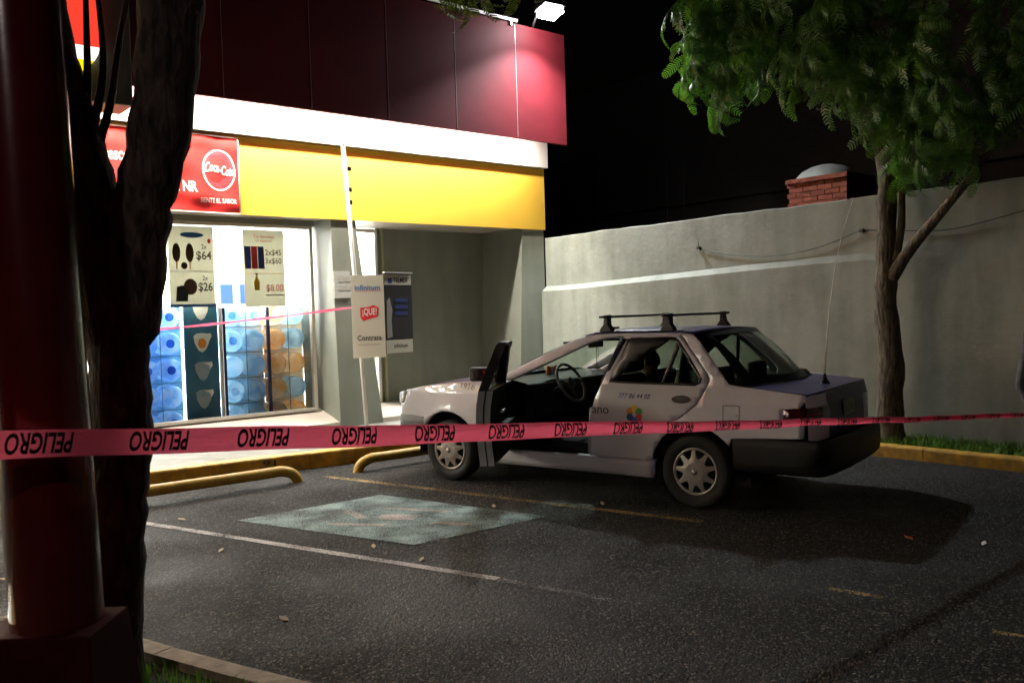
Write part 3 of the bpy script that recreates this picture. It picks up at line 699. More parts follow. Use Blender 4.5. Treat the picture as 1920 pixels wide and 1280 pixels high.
# roof rail and floodlight
rl = thing('roof_rail', 'thin pale metal rail lying along the top edge of the red fascia', 'rail', (6, 9.4, 5.6))
tube('rail_tube', [(2.5, 9.42, 5.63), (8.12, 9.42, 5.63)], .022, 'white_metal', rl, n=8)
for x in (3.2, 4.5, 5.8, 7.1, 8.0): box('clip', x, x + .03, 9.415, 9.50, 5.555, 5.612, 'steel', rl)
fl = thing('floodlight', 'blazing white floodlight mounted at the right end of the shop roof', 'floodlight', (8.6, 9.35, 5.75))
fd = Vector((-.02, -.20, -.98)).normalized(); FC = Vector((8.36, 9.0, 5.71))
fq = fd.to_track_quat('Z', 'Y').to_matrix()
def fb(n, x0, x1, y0, y1, z0, z1, m): return mesh(n, [FC + fq @ Vector(v) for v in boxv(x0, x1, y0, y1, z0, z1)], BF, m, fl)
fb('housing', -.17, .17, -.14, .14, -.11, -.012, 'dark_metal'); fb('lens', -.14, .14, -.12, .12, -.010, .075, mat("flood_lens", (1, 1, 1), .3, emis=(.93, .96, 1), estr=125))
tube('bracket', [FC - fd * .1, (8.42, 9.30, 5.80), (8.45, 9.5, 5.57)], .015, 'steel', fl, n=6)
area('flood_light', FC + fd * .085, .28, .22, 215, (.90, .97, 1), fd.to_track_quat('-Z', 'Y').to_euler(), fl, spread=R(124))

sl = thing('street_lamp', 'tall street lamp on a tapered steel pole beyond the left edge of the lot', 'street lamp', (-7.5, -5.0, 0))
tube('pole', [(-7.5, -5, 0), (-7.5, -5, 7.2)], [.09, .05], 'steel', sl, n=12); tube('arm', smoothpath([(-7.5, -5, 7.1), (-7.2, -4.7, 7.5), (-6.6, -4.1, 7.7)], 4), .035, 'steel', sl)
V = [Vector((-6.35, -3.85, 7.66)) + Matrix.Rotation(R(45), 3, 'Z') @ Vector(v) for v in boxv(-.35, .35, -.14, .14, -.02, .08)]; mesh('lamp_head', V, BF, 'steel', sl, bevel=.02)
V = [Vector((-6.35, -3.85, 7.66)) + Matrix.Rotation(R(45), 3, 'Z') @ Vector(v) for v in boxv(-.28, .28, -.11, .11, -.035, -.022)]; mesh('lamp_glass', V, BF, 'tube_lamp', sl)
area('street_light', (-6.35, -3.85, 7.61), .56, .22, 165, (1, .80, .76), (R(28), R(-28), R(0)), sl)

# notice on pillar
nt_ = thing('notice_sheet', 'small pale printed notice taped to the left grey pillar', 'notice', (5.42, 9.94, 1.8))
box('sheet', 5.39, 5.62, 9.935, 9.945, 1.80, 2.14, 'notice', nt_)
for k in range(2):
    fn = lambda x, y: (5.43 + x, 9.931, 1.88 + y)
    for j in range(2): flat('print_block', [(.02 + k * .09, .02 + j * .11), (.09 + k * .09, .02 + j * .11), (.09 + k * .09, .09 + j * .11), (.02 + k * .09, .09 + j * .11)], fn, 'ink_grey', nt_)

# payphone sign on its pole
ps = thing('payphone_sign', 'pole with folded phone-service sign, bright cream face and dark photo face', 'sign', (5.42, 9.3, .14))
tube('pole', [(5.43, 9.32, .15), (5.35, 9.32, 1.8), (5.24, 9.32, 3.62)], .024, 'white_metal', ps, n=12)
box('base_plate', 5.36, 5.50, 9.25, 9.39, .158, .172, 'steel', ps)
for z in (3.05, 2.9, 3.3): box('pole_clip', 5.285, 5.33, 9.30, 9.34, z, z + .05, 'dark_metal', ps)
def panel(name, A, B, z0, z1, dz, m, lean=0):
    """vertical sheet from A to B with thickness; returns mapper"""
    A, B = Vector((*A, 0)), Vector((*B, 0)); d = (B - A); L = d.length; d /= L; n = Vector((d.y, -d.x, 0))
    f = lambda u, v, o=0: A + d * u + n * o + Vector((lean * (z1 - v - z0) if 0 else 0, 0, v))
    V = [f(0, z0), f(L, z0), f(L, z1), f(0, z1)]; V += [v - n * dz for v in V]
    mesh(name, V, [(0, 1, 2, 3), (7, 6, 5, 4), (0, 4, 5, 1), (1, 5, 6, 2), (2, 6, 7, 3), (3, 7, 4, 0)], m, ps); return f, L
f1, L1 = panel('cream_panel', (5.25, 9.27), (5.60, 9.10), 1.06, 2.05, .012, 'sign_cream')
T = lambda s, u, v, sz, m, ft, **k: text('lettering', s, sz, lambda x, y: f1(u + x, v + y, .002), m, ps, fit=ft, **k)
T('infinitum', .045, 1.87, .09, 'ink_blue', L1 - .09, bold=.01)
flat('thin_rule', [(.05, 1.855), (L1 - .05, 1.855), (L1 - .05, 1.860), (.05, 1.860)], lambda x, y: f1(x, y, .002), 'ink_red', ps)
flat('red_badge', [(.10, 1.55), (.13, 1.50), (.19, 1.52), (.31, 1.55), (.32, 1.66), (.26, 1.69), (.20, 1.67), (.10, 1.66)], lambda x, y: f1(x, y, .002), 'ink_red', ps)
text('lettering', '¡QUE!', .11, lambda x, y: f1(.125 + x, 1.575 + y, .004), 'ink_white', ps, fit=.17, bold=.02)
T('Contrata', .055, 1.27, .09, 'ink', L1 - .10, bold=.012)
flat('small_print', [(.06, 1.215), (L1 - .06, 1.215), (L1 - .06, 1.222), (.06, 1.222)], lambda x, y: f1(x, y, .002), 'ink_grey', ps)
f2, L2 = panel('dark_panel', (5.60, 9.10), (6.07, 9.21), 1.10, 2.07, .012, 'sign_dark')
for z0, z1 in ((1.93, 2.055), (1.10, 1.26)): flat('white_strip', [(.01, z0), (L2 - .01, z0), (L2 - .01, z1), (.01, z1)], lambda x, y: f2(x, y, .002), 'sign_cream', ps)
text('lettering', 'TELMEX', .085, lambda x, y: f2(.17 + x, 1.96 + y, .004), 'ink', ps, fit=.24, bold=.01)
flat('blue_mark', [(.07, 1.95), (.14, 1.95), (.14, 2.01), (.07, 2.01)], lambda x, y: f2(x, y, .004), 'ink_navy', ps)
text('lettering', 'infinitum', .08, lambda x, y: f2(.14 + x, 1.16 + y, .004), 'ink', ps, fit=.24)
for k, z in enumerate((1.72, 1.64, 1.56)):
    flat('blue_text_bar', [(.18, z), (.40, z), (.40, z + .045), (.18, z + .045)], lambda x, y: f2(x, y, .004), 'ink_navy', ps)
flat('printed_figure', [(.03, 1.28), (.12, 1.30), (.11, 1.5), (.13, 1.62), (.09, 1.78), (.04, 1.74), (.03, 1.5)], lambda x, y: f2(x, y, .004), 'ink_grey', ps)
panel('top_lip', (5.61, 9.08), (6.08, 9.19), 2.072, 2.085, .04, 'white_plastic')

# ------------------------------------------------------------------ grey boundary wall
bw = thing('boundary_wall', 'grey-green plastered boundary wall with a thicker lower half and sloping ledge', 'wall', (9, 5, 0))
n = 60; V = []
ys = [9.94 - (9.94 + 8) * i / n for i in range(n + 1)]
def top(y): return 2.67 + .005 * math.sin(y * 3.1) + .005 * math.sin(y * 11.7)
def ledge_lo(y): return 1.86 + max(0, min(1, (9.4 - y) / 4)) * .13
def ledge_hi(y): return ledge_lo(y) + .075
def dep(y): return .10 - .098 * max(0, min(1, (9 - y) / 5.0))
V = []
for y in ys:
    V += [(9.0 - dep(y) - .01, y, .0), (9.0 - dep(y), y, ledge_lo(y)), (9.0, y, ledge_hi(y)), (9.0, y, top(y) - .01), (9.01, y, top(y)), (9.15, y, top(y)), (9.15, y, 0)]
k = 7; F = []
for i in range(n):
    for j in range(k - 1): F.append((i * k + j, (i + 1) * k + j, (i + 1) * k + j + 1, i * k + j + 1)[::-1])
F += [tuple(range(k)), tuple(range(n * k, n * k + k))[::-1]]
mesh('plaster', V, F, 'wall', bw)
cb = thing('wall_cable', 'thin dark cable sagging between hooks on the grey wall', 'cable', (8.98, 7, 2.3))
pts = smoothpath([(8.985, 7.02, 2.29), (8.985, 6.6, 2.19), (8.985, 6.0, 2.12), (8.985, 5.5, 2.15), (8.985, 5.1, 2.24), (8.985, 4.84, 2.31), (8.985, 4.4, 2.27), (8.985, 3.9, 2.24), (8.985, 3.3, 2.34), (8.985, 2.6, 2.5)], 4)
tube('cable_line', pts, .005, 'dark_metal', cb, n=5)
for y, z in ((7.02, 2.29), (4.84, 2.31)): box('hook_plate', 8.955, 8.999, y - .02, y + .02, z - .02, z + .02, 'dark_metal', cb)
tube('hook_rod', [(8.97, 7.02, 2.30), (8.965, 7.02, 2.42)], .004, 'dark_metal', cb, n=5)
# neighbour's brick stub with dome
br = thing('brick_water_tower', 'red brick stub with rounded pale dome rising behind the wall', 'brick tower', (11.4, 6.55, 2))
bxx = 11.0
box('core', 11.02, 11.88, 6.16, 7.0, 1.0, 3.22, 'mortar', br)
bmV = {}
def brick(x0, x1, y0, y1, z0, z1): box('brick', x0, x1, y0, y1, z0, z1, 'brick', br)
bz0 = 2.60; r = 0
while bz0 < 3.2:
    off = .0 if r % 2 else .11; y = 6.13 - off
    while y < 7.02:
        a, b = max(y, 6.13), min(y + .21, 7.03)
        if b - a > .03: brick(bxx + random.uniform(-.004, .004), bxx + .02 + .03, a, b, bz0, bz0 + .062)
        y += .22
    x = 11.06 + off * .5
    while x < 11.9:
        brick(x, min(x + .21, 11.9), 6.11 + random.uniform(-.004, .004), 6.155, bz0, bz0 + .062); x += .22
    bz0 += .072; r += 1
box('cornice', 10.94, 11.96, 6.09, 7.02, 3.22, 3.285, 'brick', br, bevel=.008)
V, F = lathevf([(.43, 0), (.41, .05), (.34, .12), (.22, .18), (.1, .21), (0, .215)], 24, 'z', (11.45, 6.68, 3.287)); mesh('dome', V, F, 'dome', br, smooth=True)
nb = thing('neighbour_house', 'unlit dark brick house wall barely visible behind the boundary wall', 'house', (14, 8, 0))
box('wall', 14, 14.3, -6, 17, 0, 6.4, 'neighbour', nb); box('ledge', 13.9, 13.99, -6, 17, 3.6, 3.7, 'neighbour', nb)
for y in (9.2, 9.6): tube('rebar', [(12.9, y + 1.2, 0), (12.9, y + 1.2, 4.3)], .010, 'neighbour', nb, n=5)

# ------------------------------------------------------------------ foliage
def finger(L=.34, n=15, droop=.5, lw=.058, ww=.016):
    """one feathery frond arm: rachis plus paired leaflets, local +X out, drooping -Z"""
    V, F = [], []; P = []
    for i in range(n + 1):
        t = i / n; a = droop * t * 1.5
        P.append(Vector((L * t * math.cos(a * .6), 0, -L * t * t * droop * .8)))
    for i in range(n):
        p = P[i]; d = (P[i + 1] - P[i]).normalized(); t = i / n
        l = lw * (math.sin(PI * min(1, (t + .12) / 1.12)) ** .5) * random.uniform(.85, 1.1)
        for s in (-1, 1):
            side = Vector((0, s, 0)); tip = p + side * l + d * l * .35 + Vector((0, 0, -l * .35 * random.uniform(.5, 1.5)))
            w_ = d * ww; k = len(V)
            V += [p - w_ * .3, p + w_ * .9, tip + w_ * .7, tip - w_ * .1]; F.append((k, k + 1, k + 2, k + 3))
    return V, F
def frondmesh(name, m, arms=7, L=.33):
    V, F = [], []
    k = 5
    # central stalk
    S = smoothpath([(0, 0, 0), (.14, 0, .02), (.28, 0, -.02), (.40, 0, -.10)], 3)
    v, f = tubevf(S, .004, 4); V += v; F += f
    for i in range(arms):
        t = (i + .6) / arms; p = S[min(len(S) - 1, int(t * (len(S) - 1)))]
        s = -1 if i % 2 else 1; ang = s * R(random.uniform(35, 75)) if i < arms - 1 else 0
        v, f = finger(L * random.uniform(.8, 1.1), 13, random.uniform(.5, 1.3))
        rot = Matrix.Rotation(ang, 3, 'Z') @ Matrix.Rotation(R(random.uniform(5, 35)), 3, 'Y') @ Matrix.Rotation(R(random.uniform(-30, 30)), 3, 'X')
        b = len(V); V += [p + rot @ q for q in v]; F += [tuple(j + b for j in g_) for g_ in f]
    me = bpy.data.meshes.new(name); me.from_pydata([tuple(v) for v in V], [], F); me.materials.append(M[m]); me.update()
    return me, V, F
FR = [frondmesh('frond_mesh', 'leaf') for _ in range(5)]
rt = thing('lot_tree', 'feathery-leaved tree leaning out from the grass strip by the grey wall', 'tree', (8.68, 4.38, .1))
tp = smoothpath([(8.70, 4.40, .04), (8.68, 4.41, .4), (8.69, 4.395, .9), (8.67, 4.43, 1.5), (8.68, 4.42, 1.9), (8.70, 4.42, 2.4), (8.72, 4.44, 3.0), (8.62, 4.6, 3.6), (8.5, 4.75, 4.3), (8.4, 4.9, 5.2)], 4)
nn = len(tp); tube('trunk', tp, [.155 - .02 * min(1, i / 3) - (i / nn) * .075 + .008 * math.sin(i * 1.9) for i in range(nn)], 'bark', rt, n=16, noise=.05)
limbs = [([(8.66, 4.36, 1.78), (8.64, 4.16, 2.05), (8.62, 3.86, 2.36), (8.58, 3.45, 2.8), (8.5, 3.0, 3.4)], .07),
         ([(8.67, 4.33, 1.95), (8.72, 4.28, 2.3), (8.76, 4.27, 2.8), (8.7, 4.1, 3.5)], .05),
         ([(8.55, 4.7, 3.6), (8.40, 5.1, 3.95), (8.30, 5.45, 4.35), (8.2, 5.8, 4.65), (8.1, 6.1, 4.7)], .05),
         ([(8.45, 4.8, 4.3), (8.25, 5.2, 4.9), (8.05, 5.6, 5.4)], .045),
         ([(8.30, 5.25, 4.15), (8.15, 5.7, 4.10), (8.05, 6.2, 4.02), (7.98, 6.2, 4.0)], .018),
         ([(8.6, 4.6, 3.3), (8.3, 4.6, 3.4), (7.9, 4.7, 3.45)], .035),
         ([(8.62, 4.2, 3.6), (8.3, 3.7, 4.1), (8.0, 3.2, 4.5)], .04), ([(8.55, 3.3, 3.0), (8.2, 2.8, 3.3), (8.0, 2.2, 3.6)], .035)]
for P, r0 in limbs:
    q = smoothpath(P, 4); tube('limb', q, [r0 * (1 - .72 * i / len(q)) for i in range(len(q))], 'bark', rt, n=9, noise=.06)
blobs = [((8.05, 5.95, 4.36), (.4, .36, .34), 16), ((8.0, 5.85, 4.95), (.5, .5, .4), 18), ((8.15, 5.6, 4.6), (.5, .5, .42), 18), ((8.2, 5.2, 5.1), (.6, .7, .45), 24),
         ((8.15, 4.75, 4.25), (.45, .32, .3), 26), ((8.2, 4.25, 3.75), (.42, .30, .40), 20), ((8.3, 4.05, 3.3), (.4, .28, .22), 11), ((8.3, 4.4, 4.5), (.6, .6, .6), 24),
         ((8.2, 3.7, 3.25), (.42, .40, .36), 17), ((8.1, 3.3, 3.9), (.6, .6, .7), 22), ((8.1, 2.6, 3.9), (.6, .6, .8), 22), ((8.2, 3.9, 5.0), (.7, .9, .5), 14)]
cands = []
for c, rr_, n_ in blobs:
    for i in range(n_):
        while True:
            u = Vector([random.uniform(-1, 1) for _ in range(3)])
            if .25 < u.length < 1: break
        p = Vector(c) + Vector((u.x * rr_[0], u.y * rr_[1], u.z * rr_[2])); cands.append((p, u))
# drooping outer tips reaching towards the shop light
for p in ((7.98, 6.52, 4.30), (8.0, 6.50, 4.16), (7.97, 6.38, 4.02), (8.02, 6.34, 3.92), (8.0, 6.42, 4.46), (8.05, 6.2, 3.90), (8.1, 6.0, 3.92), (8.1, 6.3, 4.62), (8.0, 6.1, 3.98)):
    cands.append((Vector(p) + Vector((0, -.36, .10)), Vector((-.15, 1, -.3))))
random.shuffle(cands); cands.sort(key=lambda c: 0 if c[0].y > 3.4 else 1)
V2, F2 = [], []
for i, (p, u) in enumerate(cands):
    az = math.atan2(u.y + random.uniform(-.5, .5), u.x + random.uniform(-.5, .5)); el = R(random.uniform(5, 70) if u.z < .4 else random.uniform(-15, 35))
    mt = Matrix.Rotation(az, 4, 'Z') @ Matrix.Rotation(el, 4, 'Y') @ Matrix.Rotation(R(random.uniform(-40, 40)), 4, 'X') @ Matrix.Scale(random.uniform(.75, 1.12), 4)
    if i < 285:
        o = link('frond', FR[i % 5][0], rt); o.matrix_basis = Matrix.Translation(p - rt.location) @ mt
    else:
        _, v, f = FR[i % 5]; b = len(V2); V2 += [Matrix.Translation(p) @ mt @ q for q in v]; F2 += [tuple(j + b for j in g_) for g_ in f]
if V2:
    o = mesh('far_foliage', V2, F2, 'leaf', rt); o['kind'] = 'stuff'

# near dark tree
NS = .9136
def nt3(x, y, z): return (x * NS, y * NS, 1.533 + (z - 1.533) * NS)
dt = thing('forked_tree', 'dark forked tree trunk in silhouette right behind the red pole', 'tree', (1.05, 3.88, .05))
P = [nt3(*q) for q in ((1.075, 4.30, -.10), (1.10, 4.28, .1), (1.135, 4.28, .55), (1.165, 4.27, .85), (1.185, 4.262, 1.07), (1.195, 4.26, 1.4), (1.21, 4.25, 1.62))]
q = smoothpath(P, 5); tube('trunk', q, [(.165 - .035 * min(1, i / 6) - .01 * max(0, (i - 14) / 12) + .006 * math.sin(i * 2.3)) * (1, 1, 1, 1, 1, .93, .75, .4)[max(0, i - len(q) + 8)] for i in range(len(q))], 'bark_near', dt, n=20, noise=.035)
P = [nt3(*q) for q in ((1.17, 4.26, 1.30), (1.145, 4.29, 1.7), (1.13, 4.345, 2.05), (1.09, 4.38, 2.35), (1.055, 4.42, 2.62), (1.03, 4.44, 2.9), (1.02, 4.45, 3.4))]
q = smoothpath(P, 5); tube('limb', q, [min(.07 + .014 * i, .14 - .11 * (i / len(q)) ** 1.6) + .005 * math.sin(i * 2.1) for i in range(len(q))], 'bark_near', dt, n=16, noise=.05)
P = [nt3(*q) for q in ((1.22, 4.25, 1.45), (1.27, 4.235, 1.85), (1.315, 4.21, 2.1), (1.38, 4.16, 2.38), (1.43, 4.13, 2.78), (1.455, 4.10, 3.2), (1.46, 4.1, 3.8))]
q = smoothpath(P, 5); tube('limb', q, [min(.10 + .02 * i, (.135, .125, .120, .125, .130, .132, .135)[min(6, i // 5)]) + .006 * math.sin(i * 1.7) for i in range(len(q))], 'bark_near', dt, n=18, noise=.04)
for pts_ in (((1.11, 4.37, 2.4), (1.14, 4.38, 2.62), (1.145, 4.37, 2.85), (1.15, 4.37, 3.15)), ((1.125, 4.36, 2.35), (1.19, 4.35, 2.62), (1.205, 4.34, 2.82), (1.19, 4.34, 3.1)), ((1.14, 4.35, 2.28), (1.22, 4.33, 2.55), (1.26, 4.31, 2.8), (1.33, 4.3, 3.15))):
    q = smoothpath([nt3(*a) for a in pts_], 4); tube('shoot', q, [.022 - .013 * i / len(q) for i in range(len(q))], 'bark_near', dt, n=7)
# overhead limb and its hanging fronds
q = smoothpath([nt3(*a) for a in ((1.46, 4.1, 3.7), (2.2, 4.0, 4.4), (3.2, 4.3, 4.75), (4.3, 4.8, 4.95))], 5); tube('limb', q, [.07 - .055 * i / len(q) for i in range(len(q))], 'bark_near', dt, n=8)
NF = frondmesh('near_frond_mesh', 'leaf_near', 7, .34)[0]
def rayp(px, py, z):
    d = FW + RT * ((px - 960) / 1644.7) - UP * ((py - 640) / 1644.7); return Vector((0, 0, 1.5326)) + d * z
for k, (x, y, z, el) in enumerate(((3.32, 4.42, 3.72, 60), (3.42, 4.38, 3.78, 72), (3.25, 4.5, 3.76, 80), (3.52, 4.35, 3.82, 65), (3.62, 4.2, 3.84, 75), (3.98, 4.25, 3.98, 72), (4.08, 4.15, 4.04, 66), (4.0, 4.05, 4.02, 82), (4.2, 3.95, 4.06, 70), (4.32, 3.85, 4.12, 60))):
    o = link('frond', NF, dt); o.matrix_basis = Matrix.Translation(Vector((x, y, z)) - dt.location) @ Matrix.Rotation(R(k * 67), 4, 'Z') @ Matrix.Rotation(R(el), 4, 'Y') @ Matrix.Scale(.75, 4)

# ------------------------------------------------------------------ red pole
rp = thing('red_sign_pole', 'glossy dark red sign pole on a boxy base at the left edge', 'pole', (.73, 3.51, 0))
a, b = Vector((.733, 3.513, .46)), Vector((.705, 3.64, 2.9)); a *= 1; d = (b - a)
V, F = tubevf([a + d * t for t in (-.18, 0, .3, .6, .9, 1.3, 1.8)], .157, 40); mesh('shaft', V, F, 'pole_red', rp, smooth=True)
z1 = .47
ax = Vector((.767, -.641, 0)); ay = Vector((.641, .767, 0)); c0 = Vector((.73, 3.50, 0))
V = []
for z, hx, hy in ((.0, .25, .2), (z1 - .004, .205, .16)):
    for sx, sy in ((-1, -1), (1, -1), (1, 1), (-1, 1)): V.append(c0 + ax * hx * sx - ax * .02 + ay * hy * sy + Vector((0, 0, z)))
mesh('base_box', V, BF, mat('base_red', (.06, .003, .004), .8, spec=.15, noise=.3, nscale=10), rp, bevel=.006)
# anchor flange on the left, catching the view at the frame corner
V = []
for z, hx in ((.0, .62), (z1 - .03, .60)):
    for sx, sy in ((-1, -1), (0, -1), (0, 1), (-1, 1)): V.append(c0 + ax * (hx * sx - .27) + ay * .15 * sy + Vector((0, 0, z)))
mesh('side_gusset', V, BF, 'pole_red', rp, bevel=.006)

# ------------------------------------------------------------------ barrier tapes
TA, TB = Vector((.533, 3.252, 1.157)), Vector((7.588, 2.755, .601)); TL = (TB - TA).length; TD = (TB - TA) / TL
TW = .095; ST = .382
TN = TD.cross(Vector((0, 0, 1))).normalized();  TN = TN if TN.y < 0 else -TN; TU = TN.cross(TD); TU = TU if TU.z > 0 else -TU
def phi(s):
    z = [(-.5, .30), (0, .30), (.9, .45), (1.7, .95), (2.4, 1.2), (3.0, 1.45), (3.6, 1.8), (4.6, 2.15), (5.6, 2.6), (7.3, 2.8)]
    for (a, fa), (b, fb_) in zip(z, z[1:]):
        if s <= b: return fa + (fb_ - fa) * (s - a) / (b - a)
    return 2.8
def tape_pt(s, v, off=0):
    """s metres along, v -1..1 across"""
    p = phi(s); Rr = TW / (2 * p); a = v * p
    c = TA + TD * s; c = c - Vector((0, 0, .010 * math.sin(PI * max(0, min(1, s / TL))) )) + TU * .0015 * math.sin(s * 9)
    tw = .09 * math.sin(s * 3.1) + .05 * math.sin(s * 7.7)
    up, nr = TU * math.cos(tw) + TN * math.sin(tw), TN * math.cos(tw) - TU * math.sin(tw)
    return c + up * (Rr + off) * math.sin(a) + nr * ((Rr + off) * math.cos(a) - Rr * math.cos(p) * 0 - Rr)
tp_ = thing('barrier_tape', 'pink barrier tape printed with upside-down PELIGRO stretched across the whole foreground', 'tape', TA)
ns, nv = 220, 12; V = []; F = []
for i in range(ns + 1):
    for j in range(nv + 1): V.append(tape_pt(-.6 + (TL + .75) * i / ns, -1 + 2 * j / nv))
for i in range(ns):
    for j in range(nv): a = i * (nv + 1) + j; F.append((a, a + 1, a + nv + 2, a + nv + 1))
mesh('ribbon', V, F, 'tape', tp_, smooth=True)
Vt, Ft = textvf('PELIGRO', 1, .22, .028); xa = min(v[0] for v in Vt); xb = max(v[0] for v in Vt); ya = min(v[1] for v in Vt); yb = max(v[1] for v in Vt)
for w_ in range(-1, 19):
    s0 = .012 + ST * w_
    bm = bmesh.new(); vs = [bm.verts.new((x, y, 0)) for x, y in Vt]
    for f in Ft:
        try: bm.faces.new([vs[i] for i in f])
        except ValueError: pass
    for k in range(1, 8): bmesh.ops.bisect_plane(bm, geom=bm.verts[:] + bm.edges[:] + bm.faces[:], plane_co=(0, ya + (yb - ya) * k / 8, 0), plane_no=(0, 1, 0))
    for v in bm.verts:
        u = 1 - (v.co.x - xa) / (xb - xa); t = 1 - (v.co.y - ya) / (yb - ya)      # rotated by half a turn
        v.co = tape_pt(s0 + u * .205, -.70 + 1.52 * t, .0012)
    bmobj('printed_word', bm, 'tape_ink', tp_)
bt = thing('thin_barrier_tape', 'thin pink tape strung across the shop window to the sign pole', 'tape', (3, 9, 1.5))
q = smoothpath([(1.6, 8.85, 1.47), (2.16, 8.9, 1.465), (2.87, 9.0, 1.487), (3.6, 9.08, 1.53), (4.4, 9.2, 1.59), (5.24, 9.30, 1.665), (5.60, 9.14, 1.69)], 8)
V, F = [], []
for i, p in enumerate(q):
    h = .012 + .004 * math.sin(i * .9); tw = .5 * math.sin(i * .35); V += [p + Vector((0, -math.sin(tw) * h, -math.cos(tw) * h)), p + Vector((0, math.sin(tw) * h, math.cos(tw) * h))]
for i in range(len(q) - 1): F.append((2 * i, 2 * i + 2, 2 * i + 3, 2 * i + 1))
mesh('ribbon', V, F, 'tape', bt)

# ------------------------------------------------------------------ taxi
car = thing('taxi_sedan', 'white and purple taxi sedan with roof bars and its driver door wide open', 'car', (5.8098, 5.6209, 0), 1.81062, world=False)
def lerp(tab, x):
    if x <= tab[0][0]: return tab[0][1]
    for (a, fa), (b, fb_) in zip(tab, tab[1:]):
        if x <= b: return fa + (fb_ - fa) * (x - a) / (b - a)
    return tab[-1][1]
def sideY(x, z):
    if z > .94: y = .775 - (z - .94) * .46 - max(0, z - 1.29) * .5
    elif z > .62: y = .812 - ((z - .62) / .32) ** 2 * .037
    else: y = .812 - ((.62 - z) / .36) ** 2 * .03
    if z < .845: y += .006 * min(1, (.845 - z) / .012)
    if x > 1.0: y -= .10 * ((x - 1.0)) ** 2
    if x < -1.2: y -= .025 * ((-1.2 - x) / .9) ** 2
    # wheel arch flare
    for cx in (1.25, -1.215):
        r = math.hypot(x - cx, z - .275)
        if z > .28 and r < .44: y += .012 * max(0, 1 - abs(r - .385) / .055)
    return y
def arc(cx, cz, r, a0, a1, n=10): return [(cx + r * math.cos(R(a0 + (a1 - a0) * k / n)), cz + r * math.sin(R(a0 + (a1 - a0) * k / n))) for k in range(n + 1)]
def sidepanel(name, outer, m, sgn=1, hole=None, parent=None, step=.07, off=0, solid=.025, xf=None):
    loops = [[Vector((x, z, 0)) for x, z in outer]] + ([[Vector((x, z, 0)) for x, z in hole]] if hole else [])
    tris = geometry.tessellate_polygon(loops); pts = [p for l in loops for p in l]
    bm = bmesh.new(); vs = [bm.verts.new(p) for p in pts]
    for t in tris:
        try: bm.faces.new([vs[i] for i in t])
        except ValueError: pass
    x0 = min(p.x for p in pts); x1 = max(p.x for p in pts); z0 = min(p.y for p in pts); z1 = max(p.y for p in pts)
    for ax_, lo, hi in ((0, x0, x1), (1, z0, z1)):
        n = int((hi - lo) / step)
        for k in range(1, n + 1):
            c = lo + (hi - lo) * k / (n + 1); co = (c, 0, 0) if ax_ == 0 else (0, c, 0); no = (1, 0, 0) if ax_ == 0 else (0, 1, 0)
            bmesh.ops.bisect_plane(bm, geom=bm.verts[:] + bm.edges[:] + bm.faces[:], plane_co=co, plane_no=no)
    for v in bm.verts:
        x, z = v.co.x, v.co.y; q = Vector((x, sgn * (sideY(x, z) + off), z)); v.co = xf(q) if xf else q
    bmesh.ops.recalc_face_normals(bm, faces=bm.faces[:])
    # make normals face outward
    s = sum((f.normal.y for f in bm.faces)) if not xf else sum(f.normal.dot(xf(Vector((0, 1, 0))) - xf(Vector((0, 0, 0)))) for f in bm.faces) * sgn
    if s * sgn < 0: bmesh.ops.reverse_faces(bm, faces=bm.faces[:])
    return bmobj(name, bm, m, parent or car, smooth=True, solid=solid)
ARF = lambda a0, a1, n=10: arc(1.25, .275, .375, a0, a1, n)
ARR = lambda a0, a1, n=10: arc(-1.215, .275, .365, a0, a1, n)
P_fender = [(1.90, .70), (1.86, .70), (1.82, .79), (1.83, .825), (1.6, .868), (1.2, .915), (.75, .95), (.63, .955), (.645, .80), (.68, .55), (.70, .37), (.72, .33), (.84, .33)] + ARF(172, 37, 12) + [(1.62, .54), (1.90, .58)]
RD_win = [(-.575, 1.300), (-.475, .958), (-1.215, .950), (-1.25, .965), (-1.255, .995), (-1.13, 1.15), (-1.015, 1.275), (-.98, 1.298), (-.94, 1.303)]
P_rdoor = [(-.512, 1.322), (-.40, .945), (-.345, .82), (-.29, .62), (-.265, .37), (-.29, .345), (-.85, .345)] + ARR(12, 62, 8) + [(-1.06, .675), (-1.16, .74), (-1.235, .80), (-1.30, .92), (-1.325, .98), (-1.30, 1.03), (-1.04, 1.315), (-1.02, 1.325)]
P_quart = [(-1.045, 1.335), (-1.028, 1.322), (-1.052, 1.313), (-1.312, 1.03), (-1.337, .98), (-1.312, .917), (-1.246, .795), (-1.165, .730), (-1.062, .664)] + ARR(64, 142, 9) + [(-1.52, .56), (-2.05, .585), (-2.055, .685), (-1.90, .69), (-1.905, .79), (-2.02, .80), (-2.07, .86), (-2.05, .892), (-1.56, .945), (-1.49, .955), (-1.19, 1.285), (-1.12, 1.335)]
P_rail = [(.70, .957), (.25, 1.165), (-.06, 1.30), (-.18, 1.340), (-.30, 1.352), (-1.10, 1.348), (-1.035, 1.329), (-.50, 1.329), (-.36, 1.316), (-.24, 1.288), (.12, 1.130), (.53, .957)]
P_sill = [(.72, .325), (-.86, .34), (-.845, .20), (.80, .20)]
FD_win = [(.40, .965), (-.40, .958), (-.50, 1.285), (-.40, 1.300), (-.30, 1.285), (.02, 1.155)]
P_fdoor = [(.635, .945), (.50, .955), (.05, 1.175), (-.26, 1.315), (-.36, 1.325), (-.50, 1.322), (-.52, 1.30), (-.405, .945), (-.35, .82), (-.295, .62), (-.27, .37), (-.29, .345), (.66, .345), (.685, .37), (.665, .55)]
